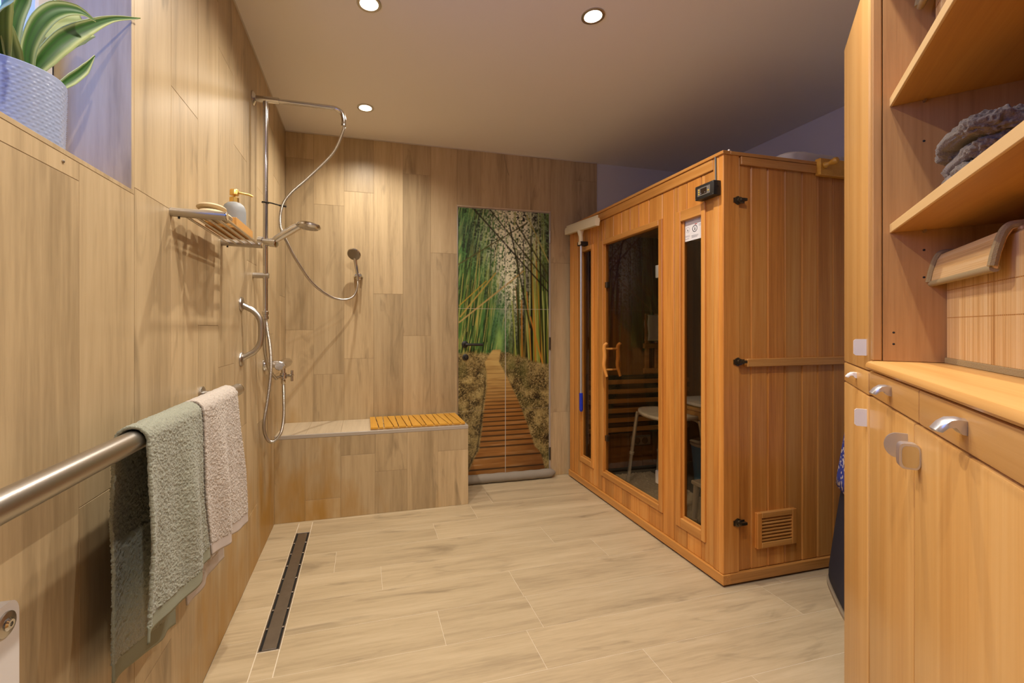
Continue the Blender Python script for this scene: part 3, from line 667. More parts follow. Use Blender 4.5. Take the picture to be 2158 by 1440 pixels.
q = Vector((0, 0, 1)).rotation_difference(hd)
for r_, k_ in ((0.012, 6), (0.024, 12), (0.037, 18)):
    for i in range(k_):
        a = 2*PI*i/k_; m.lathe([(0.0022, 0), (0.0014, -0.003)], hc + q @ Vector((r_*math.cos(a), r_*math.sin(a), -0.0140)), hd, 6)
m.build('spray_face', M['grey_pl'], hs)
m = MB(); m.lathe([(0.0098, 0), (0.0098, 0.003)], hp[3], Vector(hp[4]) - Vector(hp[2]), 14); m.build('seal_ring', M['black'], hs)
# cable tie
m = MB(); m.tube([(RX - 0.013, RY - 0.014, 1.801), (RX + 0.03, RY - 0.016, 1.796), (-0.392, RY - 0.016, 1.786)], 0.0032, 8); m.tube([(-0.398, RY - 0.016, 1.787), (-0.366, RY - 0.018, 1.783)], 0.0045, 8)
m.tube([(RX + 0.016*math.cos(a), RY + 0.016*math.sin(a), 1.80) for a in np.linspace(0, 2*PI, 16)], 0.002, 6)
tag(m.build('cable_tie', M['black'], None, (RX, RY - 0.016, 1.80)), 'black cable tie holding the shower hose to the riser', 'cable tie')
# hose from the arm to the second hand shower
m = ribbed(MB(), [(-0.097, 2.316, 2.222), (-0.101, 2.318, 2.19), (-0.15, 2.318, 2.075), (-0.26, 2.312, 1.945), (-0.345, 2.306, 1.855), (-0.385, 2.300, 1.785), (-0.395, 2.306, 1.69), (-0.370, 2.36, 1.61), (-0.338, 2.47, 1.535), (-0.285, 2.66, 1.445), (-0.205, 2.87, 1.385),
                  (-0.125, 3.00, 1.372), (-0.068, 3.07, 1.40), (-0.042, 3.115, 1.46), (-0.038, 3.128, 1.515)], 0.0076)
tag(m.build('shower_hose', M['steel'], None, (-0.2, 2.6, 1.37)), 'long ribbed metal shower hose looping from the overhead arm to the back wall', 'shower hose')
# second hand shower on the back wall
h2 = thing('hand_shower', 'small chrome hand shower in a clip on the back wall', 'shower head', (-0.034, YB, 1.53))
m = MB()
for s in (-1, 1):
    m.tube([(-0.034 + s*0.019, YB, 1.552), (-0.034 + s*0.017, YB - 0.05, 1.556), (-0.034 + s*0.016, YB - 0.098, 1.552)], [0.012, 0.009, 0.007], 12)
m.lathe([(0.026, 0), (0.026, 0.006), (0.018, 0.012)], (-0.034, YB, 1.552), (0, -1, 0), 20)
m.build('wall_clip', M['chrome'], h2)
m = MB(); hp = spline([(-0.036, YB - 0.092, 1.515), (-0.040, YB - 0.09, 1.56), (-0.050, YB - 0.088, 1.62), (-0.058, YB - 0.094, 1.675), (-0.060, YB - 0.105, 1.69)], 5)
m.tube(hp, [0.009 + 0.006*i/(len(hp)-1) for i in range(len(hp))], 14); m.build('handle', M['chrome'], h2)
ax = Vector((-0.25, -0.72, -0.62)).normalized(); hc2 = Vector((-0.062, YB - 0.115, 1.694))
m = MB(); m.lathe([(0.012, -0.026), (0.030, -0.018), (0.044, -0.004), (0.047, 0.004), (0.043, 0.008)], hc2, ax, 28); m.build('head', M['chrome'], h2)
m = MB(); m.lathe([(0.043, 0.0082), (0.040, 0.0095), (0.001, 0.0098)], hc2, ax, 28, cap=False); m.build('spray_face', M['drain'], h2)
# mixer tap
mxr = thing('shower_mixer', 'chrome shower mixer tap with faceted clear knob below the riser', 'tap', (XL, 2.62, 0.94))
for y in (2.555, 2.705):
    m = MB(); m.lathe([(0.033, 0), (0.033, 0.006), (0.028, 0.018), (0.014, 0.022), (0.013, 0.07)], (XL, y, 0.985), (1, 0, 0), 24); m.build('wall_flange', M['chrome'], mxr)
m = MB(); m.lathe([(0.018, 0), (0.024, 0.01), (0.026, 0.05), (0.026, 0.20), (0.023, 0.24), (0.017, 0.25)], (-0.43, 2.515, 0.985), (0, 1, 0), 22); m.build('valve_body', M['chrome'], mxr)
m = MB(); m.lathe([(0.010, 0.0), (0.020, -0.004), (0.0255, -0.014), (0.0255, -0.032), (0.021, -0.040), (0.004, -0.042)], (-0.43, 2.517, 0.985), (0, 1, 0), 8); o = m.build('temperature_knob', M['satin'], mxr, sm=0)
m = MB(); m.lathe([(0.012, 0), (0.012, -0.03)], (-0.43, 2.60, 0.965), (0, 0, 1), 16); m.lathe([(0.017, -0.028), (0.019, -0.034), (0.019, -0.058), (0.015, -0.062), (0.012, -0.064), (0.012, -0.085), (0.009, -0.09)], (-0.43, 2.60, 0.965), (0, 0, 1), 18)
m.tube([(-0.43, 2.60, 0.918), (-0.448, 2.56, 0.916), (-0.456, 2.54, 0.914)], 0.009, 12); m.build('diverter', M['chrome'], mxr)
m = MB(); m.tube([(-0.415, 2.60, 0.920), (-0.385, 2.60, 0.920)], 0.008, 12)
m.tube([(-0.385, 2.57, 0.920), (-0.385, 2.63, 0.920)], 0.007, 10); m.tube([(-0.385, 2.60, 0.890), (-0.385, 2.60, 0.950)], 0.007, 10); m.build('cross_knob', M['chrome'], mxr)
m = ribbed(MB(), [(-0.462, 2.318, 1.232), (-0.456, 2.325, 1.17), (-0.448, 2.34, 1.09), (-0.448, 2.36, 0.99), (-0.458, 2.38, 0.90), (-0.474, 2.40, 0.80), (-0.492, 2.42, 0.70), (-0.493, 2.45, 0.635), (-0.480, 2.48, 0.592), (-0.458, 2.51, 0.585), (-0.432, 2.545, 0.62), (-0.424, 2.575, 0.70), (-0.427, 2.595, 0.79), (-0.430, 2.60, 0.877)], 0.0082)
tag(m.build('shower_hose', M['steel'], None, (-0.46, 2.5, 0.585)), 'ribbed metal hose hanging in a loop below the mixer tap', 'shower hose')
m = MB().tube(spline([(-0.466, 2.318, 1.232), (-0.472, 2.32, 1.16), (-0.474, 2.36, 1.06), (-0.470, 2.44, 0.97), (-0.458, 2.53, 0.918), (-0.452, 2.55, 0.914)], 10), 0.0085, 12)
tag(m.build('supply_hose', M['steel'], None, (-0.47, 2.4, 0.914)), 'smooth metal hose running from riser foot to mixer tap', 'hose')
# grab bar
gb = thing('grab_bar', 'short bent chrome grab bar on the left wall', 'grab bar', (XL, 2.10, 1.05))
for z in (1.292, 1.05):
    m = MB(); m.lathe([(0.031, 0), (0.031, 0.004), (0.027, 0.009), (0.014, 0.012)], (XL, 2.10, z), (1, 0, 0), 24); m.build('flange', M['steel'], gb)
    for k in range(3):
        a = 2*PI*k/3 + 0.5; m = MB().lathe([(0.004, 0), (0.004, 0.0015)], (XL + 0.0065, 2.10 + 0.022*math.cos(a), z + 0.022*math.sin(a)), (1, 0, 0), 8); m.build('screw', M['chrome'], gb)
m = MB(); m.tube(spline([(XL + 0.004, 2.10, 1.288), (-0.495, 2.102, 1.277), (-0.465, 2.105, 1.257), (-0.444, 2.107, 1.222), (-0.440, 2.107, 1.17), (-0.444, 2.107, 1.12), (-0.465, 2.105, 1.085), (-0.495, 2.102, 1.065), (XL + 0.004, 2.10, 1.054)], 7), 0.0125, 16); m.build('rail', M['steel'], gb)
# soap rack
rk = thing('soap_rack', 'brushed steel wall rack of thin rods holding soap things', 'shelf', (XL, 1.61, 1.50))
for y in (1.386, 1.834):
    m = MB(); m.tube([(XL, y, 1.512), (-0.381, y, 1.508)], 0.0125, 18); o = m.build('side_bar', M['steel'], rk)
    MB().lathe([(0.0128, 0), (0.0128, 0.003), (0.011, 0.0045)], (-0.3825, y, 1.508), (1, 0, 0), 18).build('end_cap', M['chrome'], o)
    MB().lathe([(0.003, 0), (0.003, -0.006)], (-0.50, y, 1.500), (0, 0, 1), 8).build('grub_screw', M['black'], o)
for x in (-0.492, -0.466, -0.440, -0.414, -0.390):
    MB().tube([(x, 1.386, 1.508), (x, 1.834, 1.508)], 0.0042, 10).build('rod', M['chrome'], rk)
RZ = 1.5124
tr = thing('soap_tray', 'small bamboo tray on the wall rack under the soap bottle', 'tray', (-0.445, 1.67, RZ))
ty0, ty1, tx0, tx1 = 1.555, 1.765, -0.489, -0.397
box('base', tx0, tx1, ty0, ty1, RZ, RZ + 0.005, M['bamboo_light'], tr, 0.001)
box('side', tx0, tx0 + 0.005, ty0, ty1, RZ + 0.005, RZ + 0.034, M['bamboo_light'], tr, 0.001)
box('side', tx1 - 0.005, tx1, ty0, ty1, RZ + 0.005, RZ + 0.034, M['bamboo_light'], tr, 0.001)
box('side', tx0 + 0.005, tx1 - 0.005, ty0, ty0 + 0.005, RZ + 0.005, RZ + 0.034, M['bamboo_light'], tr, 0.001)
box('side', tx0 + 0.005, tx1 - 0.005, ty1 - 0.005, ty1, RZ + 0.005, RZ + 0.034, M['bamboo_light'], tr, 0.001)
bo = thing('soap_dispenser', 'matte grey soap dispenser with gold pump on the wall rack', 'soap dispenser', (-0.443, 1.705, RZ + 0.005))
m = MB(); bz = RZ + 0.005
m.lathe([(0.034, 0), (0.0375, 0.004), (0.0375, 0.078), (0.036, 0.092), (0.031, 0.104), (0.022, 0.112), (0.014, 0.115)], (-0.443, 1.705, bz), (0, 0, 1), 32); m.build('bottle', M['bottle'], bo)
m = MB(); m.lathe([(0.0155, 0.113), (0.0155, 0.131), (0.014, 0.1325)], (-0.443, 1.705, bz), (0, 0, 1), 24); m.build('collar', M['gold'], bo)
m = MB(); m.lathe([(0.004, 0.132), (0.004, 0.140), (0.0145, 0.141), (0.0145, 0.158), (0.013, 0.160)], (-0.443, 1.705, bz), (0, 0, 1), 24)
m.tube([(-0.430, 1.708, bz + 0.152), (-0.398, 1.716, bz + 0.149), (-0.386, 1.719, bz + 0.144)], [0.005, 0.0042, 0.0035], 10); m.build('pump', M['gold'], bo)
def pad(cx_, cy_, cz_, a, b, c_, ang, label):
    mb = MB(); n, mm = 24, 12; V = []; F = []
    for i in range(mm + 1):
        ph = -PI/2 + PI*i/mm
        for k in range(n):
            t = 2*PI*k/n; x = a*math.cos(ph)*math.cos(t); y = b*math.cos(ph)*math.sin(t); z = c_*math.sin(ph)
            V.append((cx_ + x*math.cos(ang) - y*math.sin(ang), cy_ + x*math.sin(ang) + y*math.cos(ang), cz_ + z))
    for i in range(mm):
        for k in range(n): F.append((i*n+k, i*n+(k+1) % n, (i+1)*n+(k+1) % n, (i+1)*n+k))
    mb.add(V, F); return tag(mb.build('bath_sponge', M['soap'], None, (cx_, cy_, cz_ - c_)), label, 'sponge', 'oval sponges on the wall rack')
pad(-0.437, 1.475, RZ + 0.0145, 0.046, 0.074, 0.0145, 0.0, 'flat oval pale sponge lying directly on the wall rack rods')
pad(-0.448, 1.486, RZ + 0.040, 0.040, 0.058, 0.0115, 0.1, 'domed oval pale sponge lying on top of another sponge')

# ------------------------------------------------------------------ towel rail and towels
TX, TZ, TR = -0.430, 0.970, 0.0205
rl = thing('towel_rail', 'long thick brushed steel towel rail on the left wall', 'towel rail', (XL, 0.9, TZ))
m = MB(); m.tube([(TX, -0.35, TZ), (TX, 1.690, TZ)], TR, 28); o = m.build('rail', M['steel'], rl)
MB().lathe([(TR, 0), (TR + 0.0006, 0.001), (TR + 0.0006, 0.006), (TR - 0.002, 0.0085)], (TX, 1.690, TZ), (0, 1, 0), 28).build('end_cap', M['chrome'], o)
for y in (-0.2, 1.62):
    m = MB(); m.tube([(XL, y, TZ), (TX, y, TZ)], 0.009, 14); m.lathe([(0.024, 0), (0.024, 0.006), (0.02, 0.008)], (XL, y, TZ), (1, 0, 0), 20); m.build('wall_post', M['steel'], rl)

def towel(name, label, mat, hem_mat, yL, yR, zf, zb, frontshift, backshift, seed, tagpos=None):
    """yL,yR: edges on the rail; zf(s), zb(s): hem heights of front and back flap; shifts move the hem along the rail"""
    th = 0.006
    root = thing(name, label, 'towel', (TX, (yL + yR) / 2, TZ - 0.55))
    Rr = TR + 0.004 + th/2
    def S(s, t):
        # s across 0..1 ; t -1 (back hem) .. 0 (top) .. 1 (front hem)
        zfs, zbs = zf(s), zb(s)
        arc = PI/2 * Rr
        Lf = TZ - zfs + arc; Lb = TZ - zbs + arc
        l = np.where(t >= 0, t*Lf, -t*Lb); sg = np.where(t >= 0, 1.0, -1.0)
        onarc = l < arc
        a = np.clip(l/Rr, 0, PI/2)
        x = TX + sg*Rr*np.sin(a); z = TZ + Rr*np.cos(a) - np.where(onarc, 0, l-arc)
        d = np.where(onarc, 0, l-arc); dn = d/np.where(t >= 0, TZ-zfs, TZ-zbs)
        sh = np.where(t >= 0, frontshift[0] + (frontshift[1]-frontshift[0])*s, backshift[0] + (backshift[1]-backshift[0])*s)
        y = yL + (yR-yL)*s + sh*dn
        y = y + 0.010*np.sin(7*dn+seed)*dn*(s-0.3)
        wav = np.sin(s*9.0 + seed + 1.2*dn)*0.011 + np.sin(s*17 + 2*seed)*0.004
        x = x + np.where(t >= 0, 0.012*dn + wav*np.minimum(1, dn*1.8), -0.012*np.minimum(1, dn*3) + 0.5*wav*np.minimum(1, dn*1.8))
        x = np.maximum(x, XL + 0.014)
        return np.stack([x, y, z], -1)
    def sheet(pname, m_, t0, t1, ns_, nt_, amp, thick):
        s, t = np.meshgrid(np.linspace(0, 1, ns_), np.linspace(t0, t1, nt_))
        Pm = S(s, t)
        du = np.gradient(Pm, axis=1); dv = np.gradient(Pm, axis=0)
        Nn = np.cross(du, dv); Nn /= np.linalg.norm(Nn, axis=-1, keepdims=True) + 1e-12
        if t1 > 0 and (Nn[-1, :, 0].mean() < 0) or (t1 <= 0 and Nn[0, :, 0].mean() > 0): Nn = -Nn
        u = Pm[..., 1]; w = np.where(t >= 0, t*0.5, t*0.6)
        nz = 0.8*(vnoise(u/0.0034, w/0.0040, s*0+seed) - 0.5) + 0.25*(vnoise(u/0.009, w/0.012, s*0+seed+3) - 0.5) + 0.9*(np.random.rand(*u.shape) - 0.5)
        o_ = Pm + Nn*((thick/2 + amp*nz)[..., None])
        nz2 = (vnoise(u/0.0042+40, w/0.0040, s*0+seed) - 0.5) + 0.7*(vnoise(u/0.009+9, w/0.011, s*0) - 0.5)
        i_ = Pm - Nn*((thick/2 + amp*nz2)[..., None])
        h, wd = o_.shape[:2]
        V = np.concatenate([o_.reshape(-1, 3), i_.reshape(-1, 3)])
        idx = np.arange(h*wd).reshape(h, wd); k = h*wd
        Q1 = np.stack([idx[:-1,:-1], idx[:-1,1:], idx[1:,1:], idx[1:,:-1]], -1).reshape(-1, 4)
        Q2 = (np.stack([idx[:-1,:-1], idx[1:,:-1], idx[1:,1:], idx[:-1,1:]], -1) + k).reshape(-1, 4)
        def strip(e): return np.stack([e[:-1], e[:-1]+k, e[1:]+k, e[1:]], -1)
        Fq = np.concatenate([Q1, Q2, strip(idx[0]), strip(idx[-1])[:, ::-1], strip(idx[:, 0])[:, ::-1], strip(idx[:, -1])])
        V = V - np.array(root.location)
        me = bpy.data.meshes.new(pname); me.from_pydata(V.tolist(), [], Fq.tolist())
        me.polygons.foreach_set('use_smooth', [True]*len(me.polygons)); me.materials.append(m_)
        return link(pname, me, None, root, root.location)
    hm = 0.93
    sheet('terry_cloth', mat, -hm, hm, 170, 460, 0.0030, th)
    sheet('hem', hem_mat, hm - 0.005, 1.0, 40, 8, 0.0004, 0.0045)
    sheet('hem', hem_mat, -1.0, -hm + 0.005, 40, 8, 0.0004, 0.0045)
    if tagpos:
        y, z = tagpos
        m = MB(); m.box(TX + Rr + 0.012, TX + Rr + 0.0135, y - 0.004, y + 0.026, z - 0.03, z); m.build('care_label', M['ink'], root, sm=0)
    return root
towel('towel', 'sage green terry towel hanging nearest over the steel rail', M['terry_green'], M['hem_green'], 0.970, 1.250,
      lambda s: 0.600 - 0.035*s + 0.03*(s-0.5)**2, lambda s: 0.505 - 0.085*s, (-0.045, 0.045), (0.015, 0.03), 1.3)
towel('towel', 'pale beige terry towel hanging at the far end of the rail', M['terry_beige'], M['hem_beige'], 1.270, 1.575,
      lambda s: 0.575 - 0.055*s + 0.06*np.maximum(0, s-0.8), lambda s: 0.42 - 0.02*s, (0.04, 0.05), (0.09, 0.09), 4.1, (1.606, 0.588))
# white bracket plate low on the left
pt = thing('mounting_plate', 'white plastic mounting plate with a big screw low on the left wall', 'bracket', (XL, 0.66, 0.55))
poly = [(0.56, 0.42), (0.758, 0.42), (0.758, 0.790)] + [(0.740 + 0.018*math.cos(a), 0.790 + 0.022*math.sin(a)) for a in np.linspace(0.2, PI/2, 6)] + [(0.60, 0.812), (0.56, 0.79)]
m = MB(); m.prism(poly, XL, -0.472, 'x'); o = m.build('plate', M['white_pl'], pt, sm=30)
m = MB(); m.lathe([(0.0165, 0), (0.0165, 0.0022), (0.0155, 0.003)], (-0.472, 0.733, 0.797 - 0.012), (1, 0, 0), 24); m.build('washer', M['steel'], pt)
m = MB(); m.lathe([(0.0085, 0.002), (0.0085, 0.005), (0.006, 0.0072), (0.003, 0.0072), (0.0028, 0.004)], (-0.472, 0.733, 0.785), (1, 0, 0), 18); m.build('screw', M['chrome'], pt)

# ------------------------------------------------------------------ potted plant
PX, PY, PZ0, PZ1, PR = -0.597, 0.933, WZ0, 1.628, 0.0755
pp = thing('potted_plant', 'striped-leaf plant in a pale blue dimpled pot on the window sill', 'potted plant', (PX, PY, PZ0))
n, mm = 150, 60
V = []; F = []
for i in range(mm + 1):
    z = PZ0 + (PZ1 - PZ0)*i/mm
    for k in range(n):
        a = 2*PI*k/n
        r = PR*(0.955 + 0.045*i/mm)
        if 2 < i < mm - 3 and (k % 4 == (0 if (i // 3) % 2 else 2)) and i % 3 == 1: r += 0.0013
        V.append((PX + r*math.cos(a), PY + r*math.sin(a), z))
for i in range(mm):
    for k in range(n): F.append((i*n+k, i*n+(k+1) % n, (i+1)*n+(k+1) % n, (i+1)*n+k))
m = MB(); m.add(V, F); m.lathe([(PR*0.955, 0), (0.001, 0.0)], (PX, PY, PZ0), (0, 0, 1), n, cap=False)
m.lathe([(PR, 0), (PR - 0.001, 0.0015), (PR - 0.004, 0.0015), (PR - 0.0055, -0.001), (PR - 0.006, -0.016)], (PX, PY, PZ1), (0, 0, 1), n, cap=False)
o = m.build('pot', M['pot'], pp, sm=60, fix=False)
MB().lathe([(PR - 0.006, 0.0), (0.0005, 0.003)], (PX, PY, PZ1 - 0.015), (0, 0, 1), 32, cap=False).build('soil', M['soil'], pp)
def leaf(pts, widths, twist=0.0, fold=0.25, pale=0.0, side=None):
    C = np.array(spline(pts, 10)); m_ = len(C); tt = np.linspace(0, 1, m_)
    w = 0.8*np.interp(tt, np.linspace(0, 1, len(widths)), widths)
    T = np.gradient(C, axis=0); T /= np.linalg.norm(T, axis=1, keepdims=True)
    out = np.array(side if side is not None else (0.75, -0.45, 0.0), float)
    nu = 11; V = []; colr = []
    for i in range(m_):
        b = np.cross(T[i], out); b /= np.linalg.norm(b)
        nrm = np.cross(b, T[i])
        a = twist*tt[i]; b2 = b*math.cos(a) + nrm*math.sin(a); n2 = np.cross(b2, T[i])
        for k in range(nu):
            u = -1 + 2*k/(nu-1)
            V.append(C[i] + b2*(u*w[i]/2) + n2*(fold*w[i]*(u*u-0.3)))
            edge = min(1.0, max(0.0, (abs(u) - 0.55)/0.25))
            st = 0.5 + 0.5*math.sin(u*11 + i*0.02)
            g = np.array(lin('#2f6a12')[:3])*(0.75 + 0.5*st); pl_ = np.array(lin('#cfd79a')[:3])
            e_ = max(edge, pale*(0.55 + 0.45*st))
            colr.append(g*(1-e_) + pl_*e_)
    F = [(i*nu+k, i*nu+k+1, (i+1)*nu+k+1, (i+1)*nu+k) for i in range(m_-1) for k in range(nu-1)]
    # thickness: second sheet 1.2 mm behind
    V = np.array(V); me0 = V.reshape(m_, nu, 3); du = np.gradient(me0, axis=1); dv = np.gradient(me0, axis=0)
    Nn = np.cross(du, dv).reshape(-1, 3); Nn /= np.linalg.norm(Nn, axis=1, keepdims=True) + 1e-9
    V2 = V - Nn*0.0012; k = len(V)
    F2 = [tuple(reversed([q_+k for q_ in f])) for f in F]
    per = [i*nu for i in range(m_)] + [(m_-1)*nu+j for j in range(1, nu)] + [i*nu+nu-1 for i in range(m_-2, -1, -1)] + [j for j in range(nu-2, 0, -1)]
    F3 = [(per[i], per[i]+k, per[(i+1) % len(per)]+k, per[(i+1) % len(per)]) for i in range(len(per))]
    VV = np.concatenate([V, V2]) - np.array(pp.location)
    me = bpy.data.meshes.new('leaf'); me.from_pydata(VV.tolist(), [], F + F2 + F3)
    at = me.color_attributes.new('print', 'FLOAT_COLOR', 'POINT'); cc = np.array(colr + colr); at.data.foreach_set('color', np.c_[cc, np.ones(len(cc))].astype(np.float32).ravel())
    me.polygons.foreach_set('use_smooth', [True]*len(me.polygons)); me.materials.append(M['leaf'])
    return link('leaf', me, None, pp, pp.location)
LEAVES = []   # filled from metric control points
sz = PZ1 - 0.015
leaf([(PX+.005, PY-.010, sz), (-0.585, 0.926, 1.632), (-0.585, 0.922, 1.675), (-0.582, 0.923, 1.717), (-0.575, 0.931, 1.761), (-0.56, 0.937, 1.81)], [.020, .024, .026, .028, .026, .006], 0.1, 0.2)
leaf([(PX+.010, PY+.008, sz), (-0.580, 0.946, 1.645), (-0.576, 0.947, 1.692), (-0.566, 0.958, 1.742), (-0.553, 0.980, 1.782), (-0.535, 1.010, 1.805), (-0.52, 1.035, 1.805)], [.018, .024, .028, .034, .034, .024, .004], 0.35, 0.22)
leaf([(PX+.004, PY+.025, sz), (-0.590, 0.974, 1.662), (-0.588, 0.995, 1.700), (-0.585, 1.030, 1.752), (-0.580, 1.075, 1.805), (-0.575, 1.110, 1.838)], [.014, .024, .040, .058, .068, .056], 0.0, 0.10, pale=0.85)
leaf([(PX+.014, PY+.022, sz), (-0.580, 0.967, 1.656), (-0.57, 0.981, 1.695), (-0.558, 1.006, 1.742), (-0.545, 1.045, 1.792), (-0.527, 1.108, 1.858), (-0.508, 1.188, 1.918)], [.014, .024, .038, .044, .034, .014, .002], -0.3, 0.22)
leaf([(PX+.016, PY+.050, PZ1-.006), (-0.574, 1.015, 1.652), (-0.565, 1.042, 1.686), (-0.557, 1.070, 1.724), (-0.55, 1.092, 1.765)], [.010, .014, .024, .022, .002], -0.4, 0.25)
leaf([(PX+.018, PY-.012, sz), (-0.572, 0.913, 1.627), (-0.566, 0.892, 1.648), (-0.560, 0.873, 1.672), (-0.556, 0.859, 1.70)], [.020, .030, .036, .026, .004], 0.0, 0.2, pale=0.5)
leaf([(PX-.004, PY+.016, sz), (-0.600, 0.984, 1.673), (-0.604, 1.018, 1.742), (-0.606, 1.050, 1.805), (-0.606, 1.075, 1.86)], [.014, .024, .030, .030, .006], 0.1, 0.15, pale=0.75)
leaf([(PX, PY-.03, sz), (-0.600, 0.875, 1.67), (-0.60, 0.835, 1.71), (-0.592, 0.79, 1.74), (-0.58, 0.75, 1.735)], [.016, .028, .034, .024, .003], 0.2)
leaf([(PX+.02, PY-.04, sz), (-0.565, 0.872, 1.655), (-0.54, 0.835, 1.68), (-0.51, 0.80, 1.685), (-0.49, 0.77, 1.67)], [.016, .026, .030, .020, .003], 0.2, pale=0.3)
leaf([(PX-.02, PY-.01, sz), (-0.622, 0.912, 1.68), (-0.63, 0.905, 1.76), (-0.632, 0.905, 1.83)], [.018, .026, .026, .004], 0.2)

# ------------------------------------------------------------------ sauna cabin
SX, SY0, SY1, SZ = 1.600, 1.645, 3.170, 1.995
SXB = 2.83
sa = thing('sauna_cabin', 'orange cedar sauna cabin with tinted glass door in the corner', 'sauna', (SX, SY0, 0))
# plinth
box('plinth', SX - 0.012, SX + 0.03, SY0 - 0.012, SY1 + 0.005, 0.010, 0.056, M['cedar_y'], sa, 0.002)
box('plinth', SX + 0.03, SXB, SY0 - 0.012, SY0 + 0.03, 0.010, 0.056, M['cedar_x'], sa, 0.002)
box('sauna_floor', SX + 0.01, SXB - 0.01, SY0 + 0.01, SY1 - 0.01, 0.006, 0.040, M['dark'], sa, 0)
# front boards; openings (y0,y1,z0,z1)
OP = [(2.830, 2.985, 0.215, 1.757), (2.090, 2.668, 0.200, 1.757), (1.774, 1.916, 0.200, 1.737)]
FR = [(2.800, 3.012, 0.175, 1.790), (2.058, 2.700, 0.165, 1.790), (1.748, 1.950, 0.150, 1.793)]
cols = [1.700, 1.779, 1.877, 1.973, 2.062, 2.180, 2.276, 2.364, 2.456, 2.549, 2.655, 2.745, 2.845, 2.945, 3.045, 3.112]
bt = 0.018
for i in range(len(cols) - 1):
    a, b = cols[i], cols[i+1]
    cuts = set([a, b])
    for o_ in FR:
        for yy in (o_[0] + 0.01, o_[1] - 0.01):
            if a + 0.004 < yy < b - 0.004: cuts.add(yy)
    cs = sorted(cuts)
    for p, q in zip(cs[:-1], cs[1:]):
        mid = (p + q)/2; hole = None
        for o_ in FR:
            if o_[0] + 0.01 < mid < o_[1] - 0.01: hole = o_
        rng = [(0.056, 1.930)] if hole is None else [(0.056, hole[2] + 0.01), (hole[3] - 0.01, 1.930)]
        for (z0, z1) in rng:
            box('front_board', SX, SX + bt, p + (0.0012 if p == a else 0), q - (0.0012 if q == b else 0), z0, z1, M['cedar'], sa, 0.0026)
# corner posts, top rail
box('corner_post', SX - 0.006, SX + 0.085, SY0 - 0.006, SY0 + 0.022, 0.056, SZ - 0.004, M['cedar'], sa, 0.003)
box('corner_post', SX - 0.006, SX + 0.020, SY0 + 0.022, 1.6995, 0.056, SZ - 0.004, M['cedar'], sa, 0.003)
box('corner_post', SX - 0.003, SX + 0.020, 3.113, SY1, 0.056, SZ - 0.004, M['cedar'], sa, 0.003)
box('top_rail', SX - 0.008, SX + 0.018, 1.7, 3.113, 1.930, SZ - 0.012, M['cedar_y'], sa, 0.003)
box('top_moulding', SX - 0.014, SX + 0.03, SY0 - 0.012, SY1, SZ - 0.012, SZ + 0.004, M['cedar_y'], sa, 0.002)
box('top_moulding', SX + 0.03, SXB, SY0 - 0.012, SY0 + 0.03, SZ - 0.012, SZ + 0.004, M['cedar_x'], sa, 0.002)
box('roof', SX + 0.02, SXB, SY0 + 0.02, SY1, SZ - 0.06, SZ - 0.012, M['cedar_in_y'], sa, 0)
# mouldings round the openings and the panes
names = ['side_window', 'glass_door', 'side_window']
for nme, op, f_ in zip(names, OP, FR):
    y0, y1, z0, z1 = f_; a, b, c, d = op
    fo = box(nme + '_frame', SX - 0.009, SX + 0.035, y0, a, z0, z1, M['cedar'], sa, 0.003)
    box('moulding', SX - 0.009, SX + 0.035, b, y1, z0, z1, M['cedar'], fo, 0.003)
    box('moulding', SX - 0.009, SX + 0.035, a, b, z0, c, M['cedar_y'], fo, 0.003)
    box('moulding', SX - 0.009, SX + 0.035, a, b, d, z1, M['cedar_y'], fo, 0.003)
    box('bead', SX + 0.004, SX + 0.012, a, a + 0.012, c, d, M['cedar'], fo, 0.001)
    box('bead', SX + 0.004, SX + 0.012, b - 0.012, b, c, d, M['cedar'], fo, 0.001)
    box('bead', SX + 0.004, SX + 0.012, a + 0.012, b - 0.012, c, c + 0.012, M['cedar_y'], fo, 0.001)
    box('pane', SX + 0.016, SX + 0.022, a - 0.004, b + 0.004, c - 0.004, d + 0.004, M['glass_tint'], fo, 0)
    if nme == 'glass_door':
        for z in (1.505, 0.345):
            box('hinge', SX + 0.002, SX + 0.032, 2.094, 2.128, z - 0.036, z + 0.036, M['satin'], fo, 0.004, 2)
        for z in (1.48, 0.43):
            box('latch_plate', SX + 0.004, SX + 0.030, 2.640, 2.664, z - 0.02, z + 0.02, M['bronze'], fo, 0.002)
        for xx, mm_ in ((SX - 0.036, M['cedar']), (SX + 0.066, M['cedar'])):
            m = MB(); P = spline([(xx + 0.010, 2.585, 1.085), (xx - 0.002, 2.600, 1.06), (xx, 2.600, 0.99), (xx - 0.006, 2.598, 0.93), (xx + 0.008, 2.585, 0.86)], 8)
            m.tube(P, [0.009 + 0.004*math.sin(PI*i/(len(P)-1)) for i in range(len(P))], 12); m.build('door_handle', mm_, fo)
        for z in (1.045, 0.905):
            MB().tube([(SX - 0.036, 2.598, z), (SX + 0.066, 2.598, z)], 0.007, 10).build('handle_bolt', M['cedar'], fo)
